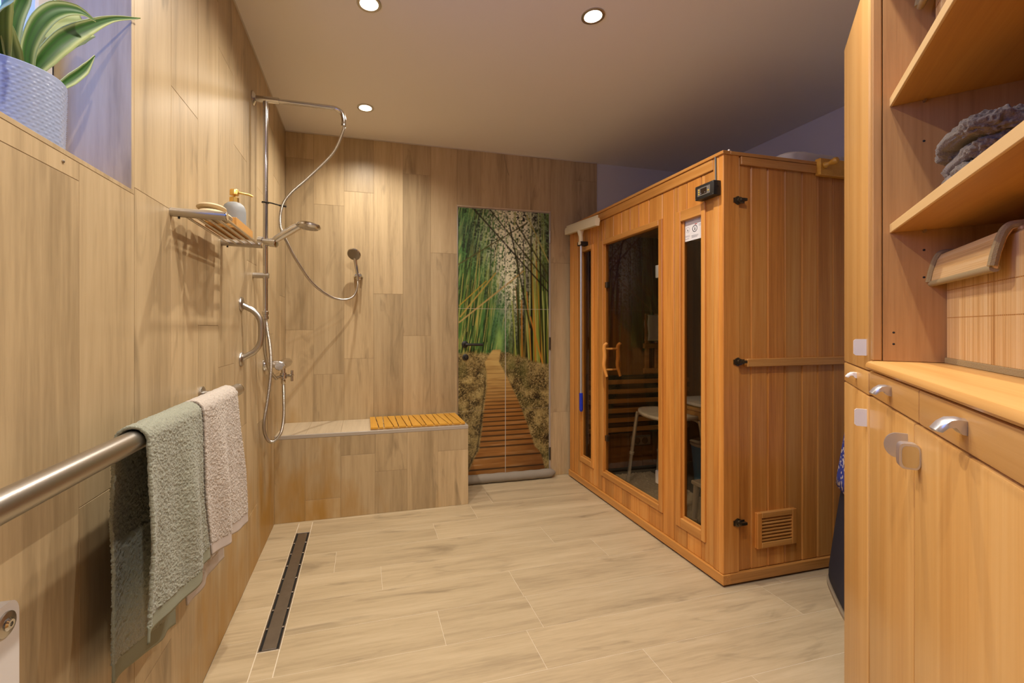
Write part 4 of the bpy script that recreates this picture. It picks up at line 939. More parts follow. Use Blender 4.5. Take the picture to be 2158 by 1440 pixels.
# side wall boards
sxs = [1.685, 1.757, 1.855, 1.958, 2.063, 2.161, 2.260, 2.360, 2.460, 2.560, 2.660, 2.760, SXB]
for a, b in zip(sxs[:-1], sxs[1:]):
    box('side_board', a + 0.0008, b - 0.0008, SY0, SY0 + bt, 0.056, SZ - 0.012, M['cedar'], sa, 0.005)
box('side_top_rail', 1.690, 2.140, SY0 - 0.012, SY0, 1.943, SZ - 0.014, M['cedar_x'], sa, 0.002)
box('side_rail', 1.717, SXB, SY0 - 0.020, SY0, 1.006, 1.044, M['cedar_x'], sa, 0.003)
pr_ = box('peg_rail', 2.140, SXB, SY0 - 0.030, SY0 - 0.0015, 1.930, 2.012, M['mat_wood'], sa, 0.004)
for x in (2.168, 2.44, 2.66):
    m = MB(); m.lathe([(0.015, 0), (0.0165, 0.005), (0.011, 0.014), (0.009, 0.022), (0.011, 0.028), (0.016, 0.038), (0.0175, 0.047), (0.014, 0.056), (0.004, 0.060)], (x, SY0 - 0.030, 1.975), (0.12, -1, 0.16), 18); m.build('peg', M['mat_wood'], pr_)
for z in (1.776, 1.030, 0.287):
    x = 1.680
    m = MB(); m.lathe([(0.020, 0), (0.0205, 0.0035), (0.016, 0.006)], (x - 0.006, SY0 - 0.006, z), (0, -1, 0), 8); m.box(x - 0.03, x + 0.03, SY0 - 0.010, SY0 - 0.0055, z - 0.011, z + 0.011)
    o = m.build('cam_latch', M['bronze'], sa)
    m = MB(); m.lathe([(0.014, 0.004), (0.014, 0.012), (0.010, 0.014)], (x, SY0 - 0.006, z), (0, -1, 0), 18); m.box(x - 0.006, x + 0.026, SY0 - 0.030, SY0 - 0.018, z - 0.005, z + 0.007); m.build('latch_lever', M['bronze'], o)
# vent
vt = box('vent_backing', 1.785, 2.002, SY0 - 0.004, SY0 + 0.002, 0.165, 0.312, M['dark'], sa, 0)
for (a, b, c, d) in ((1.777, 1.803, 0.155, 0.322), (1.984, 2.010, 0.155, 0.322), (1.803, 1.984, 0.155, 0.181), (1.803, 1.984, 0.296, 0.322)):
    box('vent_frame', a, b, SY0 - 0.018, SY0, c, d, M['cedar_x'] if b - a > 0.1 else M['cedar'], vt, 0.002)
for k in range(7):
    z = 0.188 + k*0.0158
    m = MB(); m.prism([(SY0 - 0.014, z - 0.002), (SY0 - 0.0145, z + 0.003), (SY0 - 0.0035, z + 0.010), (SY0 - 0.003, z + 0.005)], 1.803, 1.984, 'x'); m.build('louvre', M['cedar_x'], vt, Vector((1.89, SY0, z)), sm=0)
# inside
for a in np.arange(SY0 + 0.03, SY1 - 0.08, 0.1):
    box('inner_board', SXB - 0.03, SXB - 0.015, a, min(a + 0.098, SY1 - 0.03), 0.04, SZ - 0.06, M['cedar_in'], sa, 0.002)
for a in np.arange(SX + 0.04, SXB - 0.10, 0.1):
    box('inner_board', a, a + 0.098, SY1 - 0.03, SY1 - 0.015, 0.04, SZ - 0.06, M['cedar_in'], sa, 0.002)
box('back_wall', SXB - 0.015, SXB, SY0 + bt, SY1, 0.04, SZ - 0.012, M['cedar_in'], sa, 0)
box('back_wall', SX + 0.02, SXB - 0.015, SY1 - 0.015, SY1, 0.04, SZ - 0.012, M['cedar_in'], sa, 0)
for k in range(6):      # heater slats at the far end
    z = 0.375 + k*0.076
    box('heater_slat', 1.70, 2.62, 3.045, 3.065, z - 0.017, z + 0.017, M['cedar_in_x'], sa, 0.002)
box('heater_back', 1.70, 2.62, 3.10, 3.135, 0.33, 0.80, M['dark'], sa, 0)
for x in (1.72, 2.60): box('heater_post', x - 0.02, x + 0.02, 3.065, 3.10, 0.05, 0.82, M['cedar_in'], sa, 0.002)
pb = box('socket_plate', 2.08, 2.26, 3.06, 3.075, 0.235, 0.315, M['panel_grey'], sa, 0.004)
for x in (2.135, 2.205): MB().lathe([(0.026, 0), (0.026, 0.006), (0.021, 0.007), (0.020, 0.001)], (x, 3.06, 0.275), (0, -1, 0), 18).build('socket', M['dark'], pb)
# backrest and bench
for x in (2.21, 2.30, 2.39, 2.48): box('backrest_bar', x - 0.016, x + 0.016, 3.03, 3.05, 0.82, 1.30, M['cedar_in_x'], sa, 0.002)
box('backrest_rail', 2.18, 2.52, 3.028, 3.05, 1.02, 1.06, M['cedar_in_x'], sa, 0.002)
box('backrest_rail', 2.18, 2.52, 3.028, 3.05, 0.82, 0.86, M['cedar_in_x'], sa, 0.002)
box('sauna_bench_front', 2.24, 2.262, 1.70, 2.92, 0.530, 0.605, M['cedar_in_y'], sa, 0.003)
for k in range(5):
    x = 2.235 + k*0.112
    box('sauna_bench_slat', x, x + 0.10, 1.70, 2.92, 0.605, 0.625, M['cedar_in_y'], sa, 0.003)
for k in range(6):
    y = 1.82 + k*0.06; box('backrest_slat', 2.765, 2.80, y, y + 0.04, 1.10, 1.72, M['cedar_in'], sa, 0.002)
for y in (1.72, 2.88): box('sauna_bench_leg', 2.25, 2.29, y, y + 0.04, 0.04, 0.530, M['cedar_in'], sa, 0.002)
# things inside the cabin
def cloth_slab(name, label, cat, mat, x0, x1, y0, y1, z0, z1, amp=0.004, seed=0.0, n=40, group=None):
    """thin soft folded cloth: rounded slab with uneven surface"""
    mb = MB(); nu, nv = n, 28; V = []; F = []
    cxx, cyy, czz = (x0+x1)/2, (y0+y1)/2, (z0+z1)/2; a, b, c_ = (x1-x0)/2, (y1-y0)/2, (z1-z0)/2
    for i in range(nv+1):
        ph = -PI/2 + PI*i/nv
        for k in range(nu*2):
            t = 2*PI*k/(nu*2)
            def se(v, e): return math.copysign(abs(v)**e, v)
            x = a*se(math.cos(ph), 0.35)*se(math.cos(t), 0.22); y = b*se(math.cos(ph), 0.35)*se(math.sin(t), 0.22); z = c_*se(math.sin(ph), 0.5)
            p_ = Vector((cxx+x, cyy+y, czz+z)); d = mnoise.noise(p_*28 + Vector((seed, 0, 0)))*amp + mnoise.noise(p_*90)*amp*0.4
            k_ = 1.0 if i > nv*0.3 else 0.0
            V.append((p_.x + d*0.6, p_.y + d*0.6, max(z0, p_.z + d*k_)))
    w_ = nu*2
    for i in range(nv):
        for k in range(w_): F.append((i*w_+k, i*w_+(k+1) % w_, (i+1)*w_+(k+1) % w_, (i+1)*w_+k))
    mb.add(V, F); return tag(mb.build(name, mat, None, (cxx, cyy, z0)), label, cat, group)
cloth_slab('folded_towel', 'pale blue towel spread on the bench inside the sauna', 'towel', M['bluetowel'], 2.26, 2.72, 2.30, 2.86, 0.6255, 0.66, 0.006, 2.0)
m = MB(); S_ = 20
A = np.zeros((24, 26, 3))
for i in range(24):
    l = i/23*0.46 - 0.23
    for j in range(26):
        x = 2.205 + 0.30*j/25
        yy = 3.018 if l < 0 else 3.060; zz = 1.312 - abs(l)
        if abs(l) < 0.03: yy = 3.039 + 0.021*l/0.03; zz = 1.312 + 0.006*math.cos(l/0.03*PI/2) - 0.03
        A[i, j] = (x + 0.004*math.sin(zz*40), yy + (-1 if l < 0 else 1)*0.002*math.sin(j*0.8), zz - 0.0)
m.grid(A); o = m.build('headrest_cloth', M['white_towel'], None, (2.355, 3.03, 1.08)); sol = o.modifiers.new('thickness', 'SOLIDIFY'); sol.thickness = 0.006; sol.offset = 0
tag(o, 'grey cloth hanging over the backrest inside the sauna', 'cloth')
# rug
m = MB(); nx_, ny_ = 70, 150
X, Y = np.meshgrid(np.linspace(1.66, 2.20, nx_), np.linspace(1.78, 2.98, ny_))
Zr = 0.052 + 0.012*(fbm(X*60, Y*60, None, 2)-0.4) + 0.010*(vnoise(X*220, Y*220)-0.5)
Zr[0, :] = Zr[-1, :] = 0.0405; Zr[:, 0] = Zr[:, -1] = 0.0405
m.grid(np.stack([X, Y, Zr], -1)); tag(m.build('bath_rug', M['rug'], None, (1.93, 2.38, 0.0405)), 'shaggy grey rug on the sauna floor behind the glass', 'rug')
# shower stool
sl = thing('shower_stool', 'white shower stool with splayed metal legs inside the sauna', 'stool', (2.02, 2.56, 0.05))
mb = MB(); V = []; F = []; nr, na = 8, 40
for i in range(nr+1):
    f_ = i/nr
    for k in range(na):
        t = 2*PI*k/na; c_, s_ = math.cos(t), math.sin(t)
        x = 0.145*f_*math.copysign(abs(c_)**0.7, c_); y = 0.205*f_*math.copysign(abs(s_)**0.7, s_)
        V.append((2.02+x, 2.56+y, 0.588 + 0.35*(y*y)*1.3 + 0.004*f_))
for i in range(nr):
    for k in range(na): F.append((i*na+k, i*na+(k+1) % na, (i+1)*na+(k+1) % na, (i+1)*na+k))
mb.add(V, F); o = mb.build('seat', M['white_pl'], sl); so = o.modifiers.new('thickness', 'SOLIDIFY'); so.thickness = 0.022; so.offset = -1
for sx_ in (-1, 1):
    for sy_ in (-1, 1):
        top = (2.02 + sx_*0.085, 2.56 + sy_*0.13, 0.585); bot = (2.02 + sx_*0.125, 2.56 + sy_*0.262, 0.075)
        m = MB(); m.tube(spline([top, (2.02 + sx_*0.10, 2.56 + sy_*0.175, 0.572), (2.02 + sx_*0.106, 2.56 + sy_*0.195, 0.52), bot], 8), 0.0125, 12); o = m.build('leg', M['stool_leg'], sl)
        m = MB(); a_ = Vector(bot); b_ = Vector((2.02 + sx_*0.106, 2.56 + sy_*0.195, 0.52)); d_ = (b_-a_)
        m.tube([a_ - d_*0.045, a_ + d_*0.05], 0.018, 12); m.build('rubber_foot', M['grey_pl'], o); m = MB(); m.tube([a_ + d_*0.42, a_ + d_*0.46], 0.0165, 12); m.build('leg_collar', M['grey_pl'], o)
# low step stool
ss = thing('step_stool', 'low white plastic step stool behind the narrow sauna window', 'stool', (1.965, 2.01, 0.05))
box('top', 1.845, 2.085, 1.885, 2.135, 0.278, 0.302, M['white_pl'], ss, 0.010, 3)
for sx_ in (0, 1):
    for sy_ in (0, 1):
        x = 1.868 if sx_ == 0 else 2.062; y = 1.908 if sy_ == 0 else 2.112
        m = MB(); m.tube([(x, y, 0.280), (x + (0.01 if sx_ else -0.01), y + (0.008 if sy_ else -0.008), 0.062)], [0.017, 0.014], 12); o = m.build('leg', M['white_pl'], ss)
        m = MB(); m.lathe([(0.018, 0), (0.022, 0.012), (0.020, 0.03), (0.012, 0.034)], (x + (0.01 if sx_ else -0.01), y + (0.008 if sy_ else -0.008), 0.050), (0, 0, 1), 14); m.build('foot', M['grey_pl'], o)
tb = thing('plastic_tub', 'small blue plastic tub under the sauna bench', 'tub', (2.42, 2.62, 0.04))
m = MB(); m.lathe([(0.10, 0), (0.105, 0.01), (0.13, 0.30), (0.134, 0.302), (0.134, 0.316), (0.126, 0.316), (0.10, 0.02)], (2.42, 2.60, 0.0405), (0, 0, 1), 32); m.build('tub_body', M['blue_box'], tb)
m = MB(); m.lathe([(0.136, 0.300), (0.138, 0.318), (0.10, 0.326), (0.001, 0.328)], (2.42, 2.60, 0.0405), (0, 0, 1), 32, cap=False); m.build('lid', M['white_pl'], tb)
# info sheet behind the narrow window
sx_ = SX + 0.0142
sh_ = thing('info_sheet', 'white instruction sheet taped inside the narrow sauna window', 'sign', (sx_, 1.87, 1.62))
box('sheet', sx_, sx_ + 0.0012, 1.768, 1.920, 1.632, 1.748, M['paper'], sh_, 0)
xf = sx_ - 0.0006
def ring(mb, y, z, r, w, n=28):
    mb.lathe([(r-w, 0), (r-w, 0.0006), (r, 0.0006), (r, 0), (r-w, 0)], (xf + 0.0005, y, z), (-1, 0, 0), n, cap=False)
m = MB(); ring(m, 1.838, 1.688, 0.017, 0.003); m.box(xf - 0.0002, xf + 0.0004, 1.8365, 1.8395, 1.680, 1.696); m.box(xf - 0.0002, xf + 0.0004, 1.834, 1.842, 1.683, 1.6855); m.box(xf - 0.0002, xf + 0.0004, 1.885, 1.889, 1.683, 1.691); m.build('clock_symbol', M['ink'], sh_, sm=0)
m = MB(); ring(m, 1.887, 1.690, 0.014, 0.001)
for (y0, y1, z) in ((1.775, 1.815, 1.735), (1.775, 1.815, 1.729), (1.775, 1.810, 1.723), (1.83, 1.90, 1.737), (1.845, 1.905, 1.731), (1.872, 1.905, 1.66), (1.872, 1.905, 1.654), (1.815, 1.86, 1.655), (1.815, 1.86, 1.650), (1.822, 1.86, 1.645), (1.775, 1.812, 1.703), (1.775, 1.812, 1.697), (1.88, 1.91, 1.644)):
    m.box(xf - 0.0002, xf + 0.0004, y0, y1, z, z + 0.0016)
m.build('text_lines', M['ink_light'], sh_, sm=0)
MB().box(xf - 0.0002, xf + 0.0004, 1.823, 1.838, 1.7075, 1.7105).build('red_mark', M['ink_red'], sh_, sm=0)
MB().box(xf - 0.0002, xf + 0.0004, 1.770, 1.786, 1.640, 1.675).build('blue_block', M['ink_blue'], sh_, sm=0)
# control box
cb = thing('control_box', 'black control box with yellow lights on the sauna front corner', 'control panel', (SX - 0.03, 1.70, 1.80))
bxo = box('housing', SX - 0.046, SX - 0.0065, 1.652, 1.768, 1.800, 1.867, M['black'], cb, 0.003, 2)
xf = SX - 0.0463
box('display_panel', xf - 0.0008, xf + 0.001, 1.674, 1.752, 1.815, 1.853, M['panel_grey'], bxo, 0.0003)
box('screen', xf - 0.0014, xf, 1.694, 1.732, 1.820, 1.848, M['screen'], bxo, 0.0002)
for (y, z) in ((1.742, 1.844), (1.742, 1.834), (1.742, 1.824), (1.684, 1.830)):
    MB().lathe([(0.0036, 0), (0.0036, 0.0012), (0.002, 0.0018)], (xf - 0.0006, y, z), (-1, 0, 0), 10).build('button', M['yellow'], bxo)
for (y, z) in ((1.690, 1.846), (1.728, 1.826), (1.704, 1.826)): MB().box(xf - 0.0017, xf - 0.0013, y - 0.002, y + 0.002, z - 0.001, z + 0.001).build('indicator', M['ink_light'], bxo, sm=0)
for (y, z) in ((1.657, 1.862), (1.763, 1.862), (1.657, 1.805), (1.763, 1.805)): MB().lathe([(0.002, 0), (0.0018, 0.001)], (xf, y, z), (-1, 0, 0), 8).build('screw', M['wire'], bxo)
MB().lathe([(0.006, 0), (0.006, 0.0006)], (SX - 0.024, 1.6522, 1.838), (0, -1, 0), 14).build('cable_hole', M['dark'], bxo)
m = MB(); m.tube([(SX - 0.0108, 1.678, 1.866), (SX - 0.0108, 1.679, 1.93), (SX - 0.0108, 1.680, 1.984)], 0.0034, 8); m.build('cable', M['wire'], cb)
# things on the cabin roof
m = MB(); m.tube(spline([(1.63, SY0 + 0.0, SZ + 0.012), (1.70, SY0 + 0.03, SZ + 0.012), (1.78, SY0 + 0.015, SZ + 0.008), (1.90, SY0 + 0.02, SZ + 0.010), (2.02, SY0 + 0.01, SZ + 0.008), (2.14, SY0 + 0.03, SZ + 0.008)], 8), 0.0042, 8)
tag(m.build('white_cable', M['wire_white'], None, (1.9, SY0 + 0.02, SZ + 0.004)), 'thin white cable lying along the top edge of the sauna', 'cable')
cloth_slab('folded_blanket', 'off-white folded blanket lying on the sauna roof', 'blanket', M['white_towel'], 2.03, 2.72, SY0 + 0.035, SY0 + 0.42, SZ + 0.0045 - 0.016, SZ + 0.085, 0.006, 5.0, 50)
# squeegee hung on the cabin front
sq = thing('squeegee', 'floor squeegee with cream head and blue grip hung on the sauna front', 'squeegee', (1.555, 2.9, 0.57))
a_ = Vector((1.560, 3.150, 1.952)); b_ = Vector((1.530, 2.632, 1.908)); d_ = (b_ - a_).normalized(); up = Vector((0, -d_.z, d_.y)).normalized()
if up.z < 0: up = -up
side = d_.cross(up)
def bar(mb, a, b, prof):
    n_ = len(prof); V = [a + side*u + up*w for u, w in prof] + [b + side*u + up*w for u, w in prof]
    mb.add(V, [tuple(range(n_)), tuple(reversed(range(n_, 2*n_)))] + [(i, i+n_, (i+1) % n_+n_, (i+1) % n_) for i in range(n_)])
m = MB(); bar(m, a_, b_, [(-0.014, -0.030), (0.014, -0.030), (0.018, 0.004), (0.013, 0.022), (-0.013, 0.022), (-0.018, 0.004)])
m.tube([(1.549, 2.905, 1.905), (1.552, 2.905, 1.86)], [0.026, 0.016], 14); m.tube([(1.552, 2.905, 1.865), (1.556, 2.908, 1.812)], 0.016, 14); m.build('head', M['cream'], sq)
m = MB(); bar(m, a_ + up*0.02, b_ + up*0.02, [(-0.004, 0), (0.004, 0), (0.003, 0.020), (-0.003, 0.020)]); m.build('rubber_blade', M['cream'], sq)
m = MB(); m.tube([(1.556, 2.908, 1.815), (1.570, 2.935, 0.68)], 0.0092, 14); m.build('pole', M['alu'], sq)
m = MB(); m.tube([(1.5695, 2.9345, 0.70), (1.572, 2.9365, 0.575)], [0.0135, 0.0135], 14); m.tube([(1.572, 2.9365, 0.575), (1.572, 2.9365, 0.562)], [0.0135, 0.008], 14); m.build('grip', M['blue'], sq)
m = MB(); m.box(1.540, 1.598, 2.882, 2.934, 1.792, 1.820); m.build('clamp', M['black'], sq, sm=0); MB().box(1.530, 1.541, 2.884, 2.904, 1.796, 1.818).build('clamp_tab', M['cream'], sq, sm=0)

# ------------------------------------------------------------------ diagonal cabinets (local frame: x along the front, y into the cabinet)
CP = (1.4255, 1.0044, 0); CR = math.radians(-137.533)
def cthing(name, label, cat): return thing(name, label, cat, CP, CR, local=True)
DEP = 0.38; FT = 0.019
def lip_pull(parent, x, z, k=1.0, wd=0.030, mat=None):
    """curved lip pull: profile in (outward, height), swept along x with a rounded tip"""
    top = [(0.0, 0.0095), (-0.008, 0.0108), (-0.017, 0.0095), (-0.025, 0.0035), (-0.0315, -0.0055)]
    bot = [(0.0, -0.0110), (-0.005, -0.0100), (-0.0125, -0.0015), (-0.021, -0.0025), (-0.0300, -0.0090)]
    n_ = 14; V = []; F = []; m_ = 5
    for i in range(n_ + 1):
        u = -1 + 2*i/n_
        for j in range(m_):
            tip = j/(m_-1)
            wx = wd/2*(0.72 + 0.28*min(1, tip*2))
            pull = 0.28*tip*(1 - math.sqrt(max(0.0, 1 - (u*0.98)**2)))       # rounds off the tip
            crown = 0.0022*u*u
            yo, zo = top[j]; V.append((x + u*wx, yo*k*(1 - pull), z + (zo - crown)*k))
            yo, zo = bot[j]; V.append((x + u*wx, yo*k*(1 - pull), z + zo*k))
    w_ = 2*m_
    for i in range(n_):
        A, B = i*w_, (i+1)*w_
        for j in range(m_ - 1):
            F.append((A+2*j, A+2*j+2, B+2*j+2, B+2*j)); F.append((A+2*j+1, B+2*j+1, B+2*j+3, A+2*j+3))
        F.append((A+w_-2, A+w_-1, B+w_-1, B+w_-2)); F.append((A, B, B+1, A+1))
    for A in (0, n_*w_):
        for j in range(m_ - 1): F.append((A+2*j, A+2*j+1, A+2*j+3, A+2*j+2))
    m = MB(); m.add(V, F); return m.build('handle', mat or M['satin'], parent, OFF[parent.name], sm=50)
# tall cabinet
tc_ = cthing('tall_cabinet', 'tall narrow beech cabinet beside the open shelves', 'cabinet')
TW = 0.358; TT_ = 2.030
box('carcass_side', 0.0, FT, 0.0195, DEP, 0.06, TT_ - 0.004, M['beech_v'], tc_, 0.001)
box('carcass_side', TW - 0.004, TW + 0.012, 0.0195, DEP, 0.06, TT_ - 0.004, M['oak_in'], tc_, 0.001)
box('carcass_back', FT, TW - 0.004, DEP - 0.01, DEP, 0.06, TT_ - 0.004, M['oak_in'], tc_, 0)
box('carcass_top', 0.0, TW + 0.012, 0.0195, DEP, TT_ - 0.004, TT_ + 0.014, M['beech_h'], tc_, 0.001)
box('plinth', 0.02, TW, 0.03, DEP, 0.0, 0.06, M['beech_h'], tc_, 0.001)
du = box('door', 0.0, TW - 0.015, 0.0, 0.018, 1.086, TT_ + 0.010, M['beech_v'], tc_, 0.004, 2)
dw = box('drawer', 0.0, TW - 0.015, 0.0, 0.018, 1.027, 1.083, M['beech_h'], tc_, 0.004, 2)
dl = box('door', 0.0, TW - 0.015, 0.0, 0.018, 0.065, 1.024, M['beech_v'], tc_, 0.004, 2)
def tabknob(parent, x, z, L_, hgt, shape, mat, th_=0.004):
    if shape == 'square':
        r = 0.004; poly = [(0, -hgt/2), (-L_+r, -hgt/2), (-L_, -hgt/2+r), (-L_, hgt/2-r), (-L_+r, hgt/2), (0, hgt/2)]
    elif shape == 'dee':
        poly = [(0, hgt/2)] + [(-L_*0.45 - L_*0.55*math.sin(a), hgt/2*math.cos(a)) for a in np.linspace(0, PI, 14)] + [(0, -hgt/2)]
    else:
        r = 0.45; poly = []
        for i in range(28):
            a = 2*PI*i/28; c_, s_ = math.cos(a), math.sin(a); poly.append((-L_/2 + L_/2*math.copysign(abs(c_)**r, c_), hgt/2*math.copysign(abs(s_)**r, s_)))
    m = MB(); m.prism([(y, z+w_) for y, w_ in poly], x - th_/2, x + th_/2, 'x'); return m.build('knob', mat, parent, OFF[parent.name], sm=30)
tabknob(du, 0.325, 1.141, 0.024, 0.040, 'square', M['white_pl'])
tabknob(dl, 0.330, 0.970, 0.023, 0.042, 'square', M['white_pl'])
lip_pull(dw, 0.198, 1.062, 0.75, 0.016, M['white_pl'])
# base cabinet
X0b, X1b = 0.372, 1.160
bc = cthing('base_cabinet', 'beech base cabinet with two drawers below the open shelves', 'cabinet')
box('carcass_side', X0b, X0b + 0.018, 0.0195, DEP, 0.06, 1.090, M['beech_v'], bc, 0.001)
box('carcass_side', X1b - 0.018, X1b, 0.0195, DEP, 0.06, 1.090, M['beech_v'], bc, 0.001)
box('carcass_back', X0b + 0.018, X1b - 0.018, DEP - 0.01, DEP, 0.06, 1.090, M['oak_in'], bc, 0)
box('carcass_floor', X0b + 0.018, X1b - 0.018, 0.0195, DEP - 0.01, 0.06, 0.078, M['oak_in'], bc, 0)
box('plinth', X0b, X1b, 0.03, DEP, 0.0, 0.06, M['beech_h'], bc, 0.001)
XM = 0.733
d1 = box('drawer', X0b - 0.012, XM - 0.0015, 0.0, 0.018, 1.031, 1.087, M['beech_h'], bc, 0.004, 2)
d2 = box('drawer', XM + 0.0015, X1b, 0.0, 0.018, 1.031, 1.087, M['beech_h'], bc, 0.004, 2)
e1 = box('door', X0b - 0.012, XM - 0.028, 0.0, 0.018, 0.065, 1.027, M['beech_v'], bc, 0.005, 2)
e2 = box('door', XM - 0.025, X1b, 0.0, 0.018, 0.065, 1.027, M['beech_v'], bc, 0.005, 2)
lip_pull(d1, 0.552, 1.064); lip_pull(d2, 0.924, 1.064)
tabknob(e1, 0.672, 0.980, 0.031, 0.044, 'dee', M['satin'], 0.004)
kb = tabknob(e2, 0.738, 0.978, 0.026, 0.042, 'round', M['satin'], 0.020)
m = MB(); P_ = []
for i in range(28):
    a = 2*PI*i/28; c_, s_ = math.cos(a), math.sin(a); P_.append((-0.0125 + 0.0103*math.copysign(abs(c_)**0.5, c_), 0.978 + 0.0175*math.copysign(abs(s_)**0.5, s_)))
m.prism(P_, 0.7475, 0.7488, 'x'); m.build('knob_face', M['chrome'], kb, OFF[kb.name], sm=30)
wt = cthing('worktop', 'beech worktop with rounded front edge under the bamboo box', 'worktop')
prof = [(DEP, 1.0905), (0.0, 1.0905), (-0.006, 1.0925), (-0.009, 1.097), (-0.009, 1.102), (-0.006, 1.108), (0.004, 1.1125), (DEP, 1.1125)]
m = MB(); m.prism(prof, X0b - 0.001, X1b + 0.01, 'x'); m.build('slab', M['beech_h'], wt, Vector((0.73, 0.15, 1.10)), sm=30)
# open shelf unit
os_ = cthing('shelf_unit', 'open beech shelf unit standing on the worktop', 'shelf unit')
HT = 2.045
box('side_panel', X0b + 0.0, X0b + 0.020, 0.018, DEP, 1.1135, HT, M['oak_in'], os_, 0.0005)
box('lipping', X0b + 0.0, X0b + 0.021, 0.0, 0.0165, 1.1135, HT, M['oak_in'], os_, 0.002)
box('side_panel', X1b - 0.020, X1b, 0.0, DEP, 1.1135, HT, M['oak_in'], os_, 0.001)
box('back_panel', X0b + 0.020, X1b - 0.020, DEP - 0.008, DEP, 1.1135, HT, M['oak_in'], os_, 0)
box('top_panel', X0b + 0.020, X1b - 0.020, 0.0, DEP - 0.008, HT - 0.02, HT, M['oak_in'], os_, 0.001)
for z in (1.404, 1.690):
    s_ = box('shelf', X0b + 0.0205, X1b - 0.0205, 0.0335, DEP - 0.009, z, z + 0.019, M['shelf'], os_, 0.0005)
    box('shelf_lipping', X0b + 0.0205, X1b - 0.0205, 0.029, 0.0335, z - 0.0003, z + 0.0193, M['lipping'], s_, 0.0008)
    for y in (0.085, 0.32): MB().lathe([(0.003, 0), (0.003, 0.009)], (X0b + 0.020, y, z - 0.0032), (1, 0, 0), 10).build('shelf_pin', M['steel'], s_)
for (y, z) in ((0.085, 1.46), (0.085, 1.60), (0.085, 1.30), (0.085, 1.80), (0.085, 1.90), (0.036, 1.178), (0.036, 1.152), (0.085, 1.36)):
    MB().lathe([(0.0024, 0), (0.0020, 0.0003)], (X0b + 0.020, y, z), (1, 0, 0), 10).build('peg_hole', M['dark'], os_)
# bamboo boxes
def bamboo_box(label, x0, x1, y0, y1, z0, z1):
    t = cthing('bamboo_box', label, 'box'); t['group'] = 'bamboo storage boxes on the shelves'
    bd = box('body', x0, x1, y0, y1, z0, z1 - 0.004, M['bamboo_z'], t, 0.003)
    for zz in (z0 + 0.012, z0 + (z1-z0)*0.42, z0 + (z1-z0)*0.67):
        x = x0 + 0.006; m = MB()
        while x < x1 - 0.006:
            m.box(x, x + 0.005, y0 - 0.0006, y0 + 0.0002, zz - 0.0006, zz + 0.0006); x += 0.0068
        m.build('stitching', M['stitch'], bd, OFF[bd.name], sm=0)
    box('hem_tape', x0 - 0.002, x1 + 0.002, y0 - 0.0025, y0 + 0.002, z0, z0 + 0.012, M['trim_tape'], bd, 0.001)
    box('hem_tape', x1 - 0.004, x1 + 0.002, y0 - 0.0015, y0 + 0.002, z0 + 0.012, z1 - 0.004, M['trim_tape'], bd, 0.001)
    box('hem_tape', x0 - 0.002, x0 + 0.001, y0 + 0.002, y1, z0, z0 + 0.012, M['trim_tape'], bd, 0.001)
    # lid with a short flap hanging over the front
    ld = box('lid', x0 - 0.006, x1 - 0.028, y0 + 0.002, y1, z1 - 0.004, z1 + 0.004, M['bamboo_x'], t, 0.002)
    m = MB(); A = []
    for (dy, dz) in ((0.02, 0.006), (0.0, 0.006), (-0.008, 0.002), (-0.014, -0.010), (-0.020, -0.034), (-0.024, -0.058)): A.append((y0 + dy, z1 + dz))
    prof = A + [(y - (-0.0045), z - 0.003) for y, z in reversed(A)]
    m.prism(prof, x0 - 0.006, x1 - 0.036, 'x'); fl = m.build('flap', M['bamboo_x'], ld, Vector(((x0+x1)/2, y0, z1)), sm=40)
    m = MB(); m.tube([(x0 - 0.006, y0 - 0.021, z1 - 0.060), (x1 - 0.042, y0 - 0.021, z1 - 0.060)], 0.0065, 10); m.build('flap_tape', M['trim_tape'], fl, Vector((x0, y0, z1)))
    for xe in (x0 - 0.006, x1 - 0.038):
        m = MB(); m.tube(spline([(xe, y + (-0.001), z + 0.001) for (y, z) in A], 4), 0.0062, 8); m.build('flap_tape', M['trim_tape'], fl, Vector((xe, y0, z1)))
    return t
bamboo_box('bamboo strip storage box with folded lid standing on the worktop', 0.398, 0.735, 0.118, 0.345, 1.1128, 1.345)
bamboo_box('bamboo strip storage box on the upper shelf cut off by the top', 0.422, 0.76, 0.095, 0.335, 1.7095, 1.945)
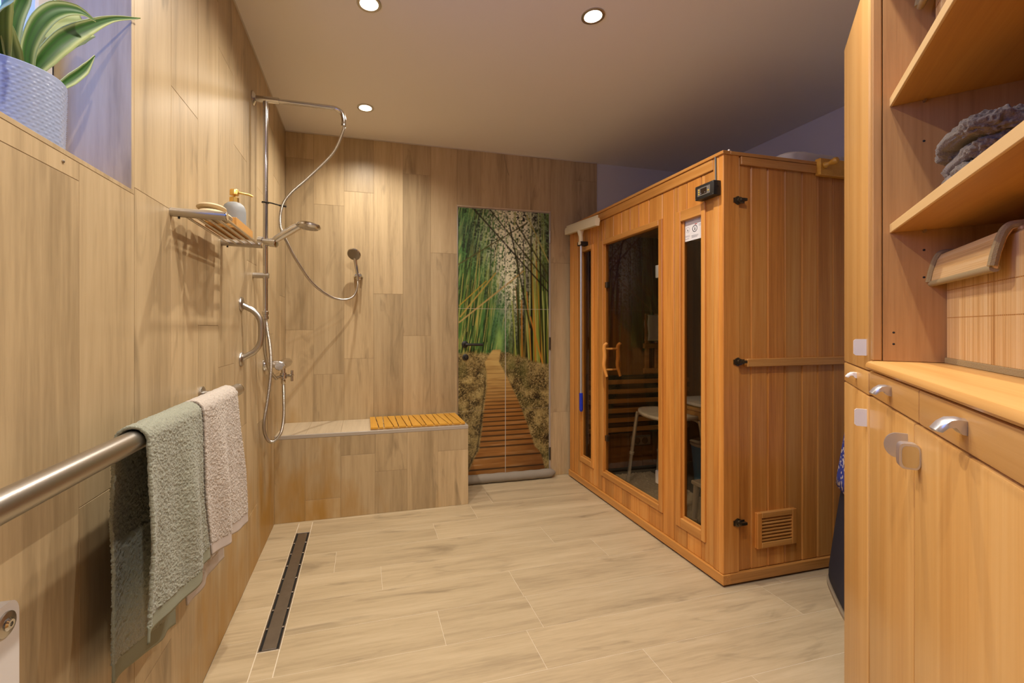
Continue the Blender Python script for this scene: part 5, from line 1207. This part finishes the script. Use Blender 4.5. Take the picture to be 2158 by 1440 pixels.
# plush towel folded on the middle shelf
def plush(label):
    root = cthing('folded_towel', label, 'towel')
    z0 = 1.4236
    lobes = [(0.478, 0.605, 0.072, 0.33, z0, z0 + 0.038, 0.2), (0.470, 0.612, 0.084, 0.33, z0 + 0.032, z0 + 0.072, 1.2), (0.456, 0.625, 0.092, 0.33, z0 + 0.064, z0 + 0.106, 2.2), (0.474, 0.642, 0.078, 0.33, z0 + 0.098, z0 + 0.144, 3.3)]
    mb = MB()
    for (x0, x1, y0, y1, za, zb, sd_) in lobes:
        nu, nv = 300, 60
        t, ph = np.meshgrid(np.linspace(0, 2*PI, nu, endpoint=False), np.linspace(-PI/2, PI/2, nv+1))
        se = lambda v, e: np.sign(v)*np.abs(v)**e
        a, b, c_ = (x1-x0)/2, (y1-y0)/2, (zb-za)/2
        nx, ny_, nz_ = se(np.cos(ph), 0.55)*se(np.cos(t), 0.28), se(np.cos(ph), 0.55)*se(np.sin(t), 0.28), se(np.sin(ph), 0.8)
        x = (x0+x1)/2 + a*nx; y = (y0+y1)/2 + b*ny_; z = (za+zb)/2 + c_*nz_
        droop = np.clip((0.57 - x)/0.12, 0, 1)**1.4
        z = z - droop*(0.030 if sd_ > 3 else 0.018 if sd_ > 2 else 0.006) + 0.004*np.sin(x*31+sd_*3) + 0.003*np.sin(y*40+sd_)
        d = 0.010*(vnoise(x/0.0065, y/0.0065, z/0.0065+sd_)-0.5) + 0.007*(vnoise(x/0.016, y/0.016, z/0.016)-0.5) + 0.006*(vnoise(x/0.0038, y/0.0038, z/0.0038)-0.5)
        L_ = np.sqrt(np.cos(ph)**2 + np.sin(ph)**2)
        x = x + d*np.cos(ph)*np.cos(t); y = y + d*np.cos(ph)*np.sin(t); z = np.maximum(z + d*np.sin(ph), z0)
        V = np.stack([x, y, z], -1).reshape(-1, 3).tolist(); F = []
        for i in range(nv):
            for k in range(nu): F.append((i*nu+k, i*nu+(k+1) % nu, (i+1)*nu+(k+1) % nu, (i+1)*nu+k))
        mb.add(V, F)
    mb.build('plush_layers', M['terry_grey'], root, Vector((0.7, 0.2, z0)), sm=80, fix=False)
    return root
plush('grey plush towel folded in layers on the middle shelf')

# ------------------------------------------------------------------ hamper behind the cabinet
hm_ = thing('laundry_hamper', 'navy fabric laundry hamper widening towards its base behind the cabinet', 'hamper', (2.132, 1.300, 0), math.radians(47), local=True)
def taper(mb, levels, e=0.5, n=48, close=True):
    V = []; F = []
    for (hx, hy, z) in levels:
        for k in range(n):
            a = 2*PI*k/n; c_, s_ = math.cos(a), math.sin(a)
            V.append((hx*math.copysign(abs(c_)**e, c_), hy*math.copysign(abs(s_)**e, s_), z))
    for i in range(len(levels)-1):
        for k in range(n): F.append((i*n+k, i*n+(k+1) % n, (i+1)*n+(k+1) % n, (i+1)*n+k))
    if close: F.append(tuple(reversed(range(n)))); F.append(tuple((len(levels)-1)*n+k for k in range(n)))
    mb.add(V, F); return mb
m = taper(MB(), [(0.280, 0.204, 0.0), (0.280, 0.204, 0.014)]); m.build('base_board', M['cork'], hm_, Vector((0, 0, 0)))
m = taper(MB(), [(0.265, 0.188, 0.014), (0.278, 0.198, 0.03), (0.276, 0.196, 0.08), (0.250, 0.176, 0.28), (0.214, 0.150, 0.52), (0.180, 0.130, 0.80), (0.175, 0.125, 0.84)]); m.build('bag', M['navy'], hm_, Vector((0, 0, 0)), sm=60)
fl_ = thing('floral_cloth', 'blue and white floral cloth draped over the navy hamper', 'cloth', (2.132, 1.300, 0), math.radians(47), local=True)
m = MB(); lv = [(0.240, 0.172, 0.475), (0.234, 0.167, 0.52), (0.204, 0.146, 0.70), (0.186, 0.135, 0.82), (0.180, 0.130, 0.845)]
taper(m, lv, close=False); taper(m, [(0.180, 0.130, 0.845), (0.10, 0.07, 0.850), (0.002, 0.002, 0.852)], close=False)
o = m.build('cloth', M['floral'], fl_, Vector((0, 0, 0)), sm=60); so = o.modifiers.new('thickness', 'SOLIDIFY'); so.thickness = 0.003; so.offset = 1
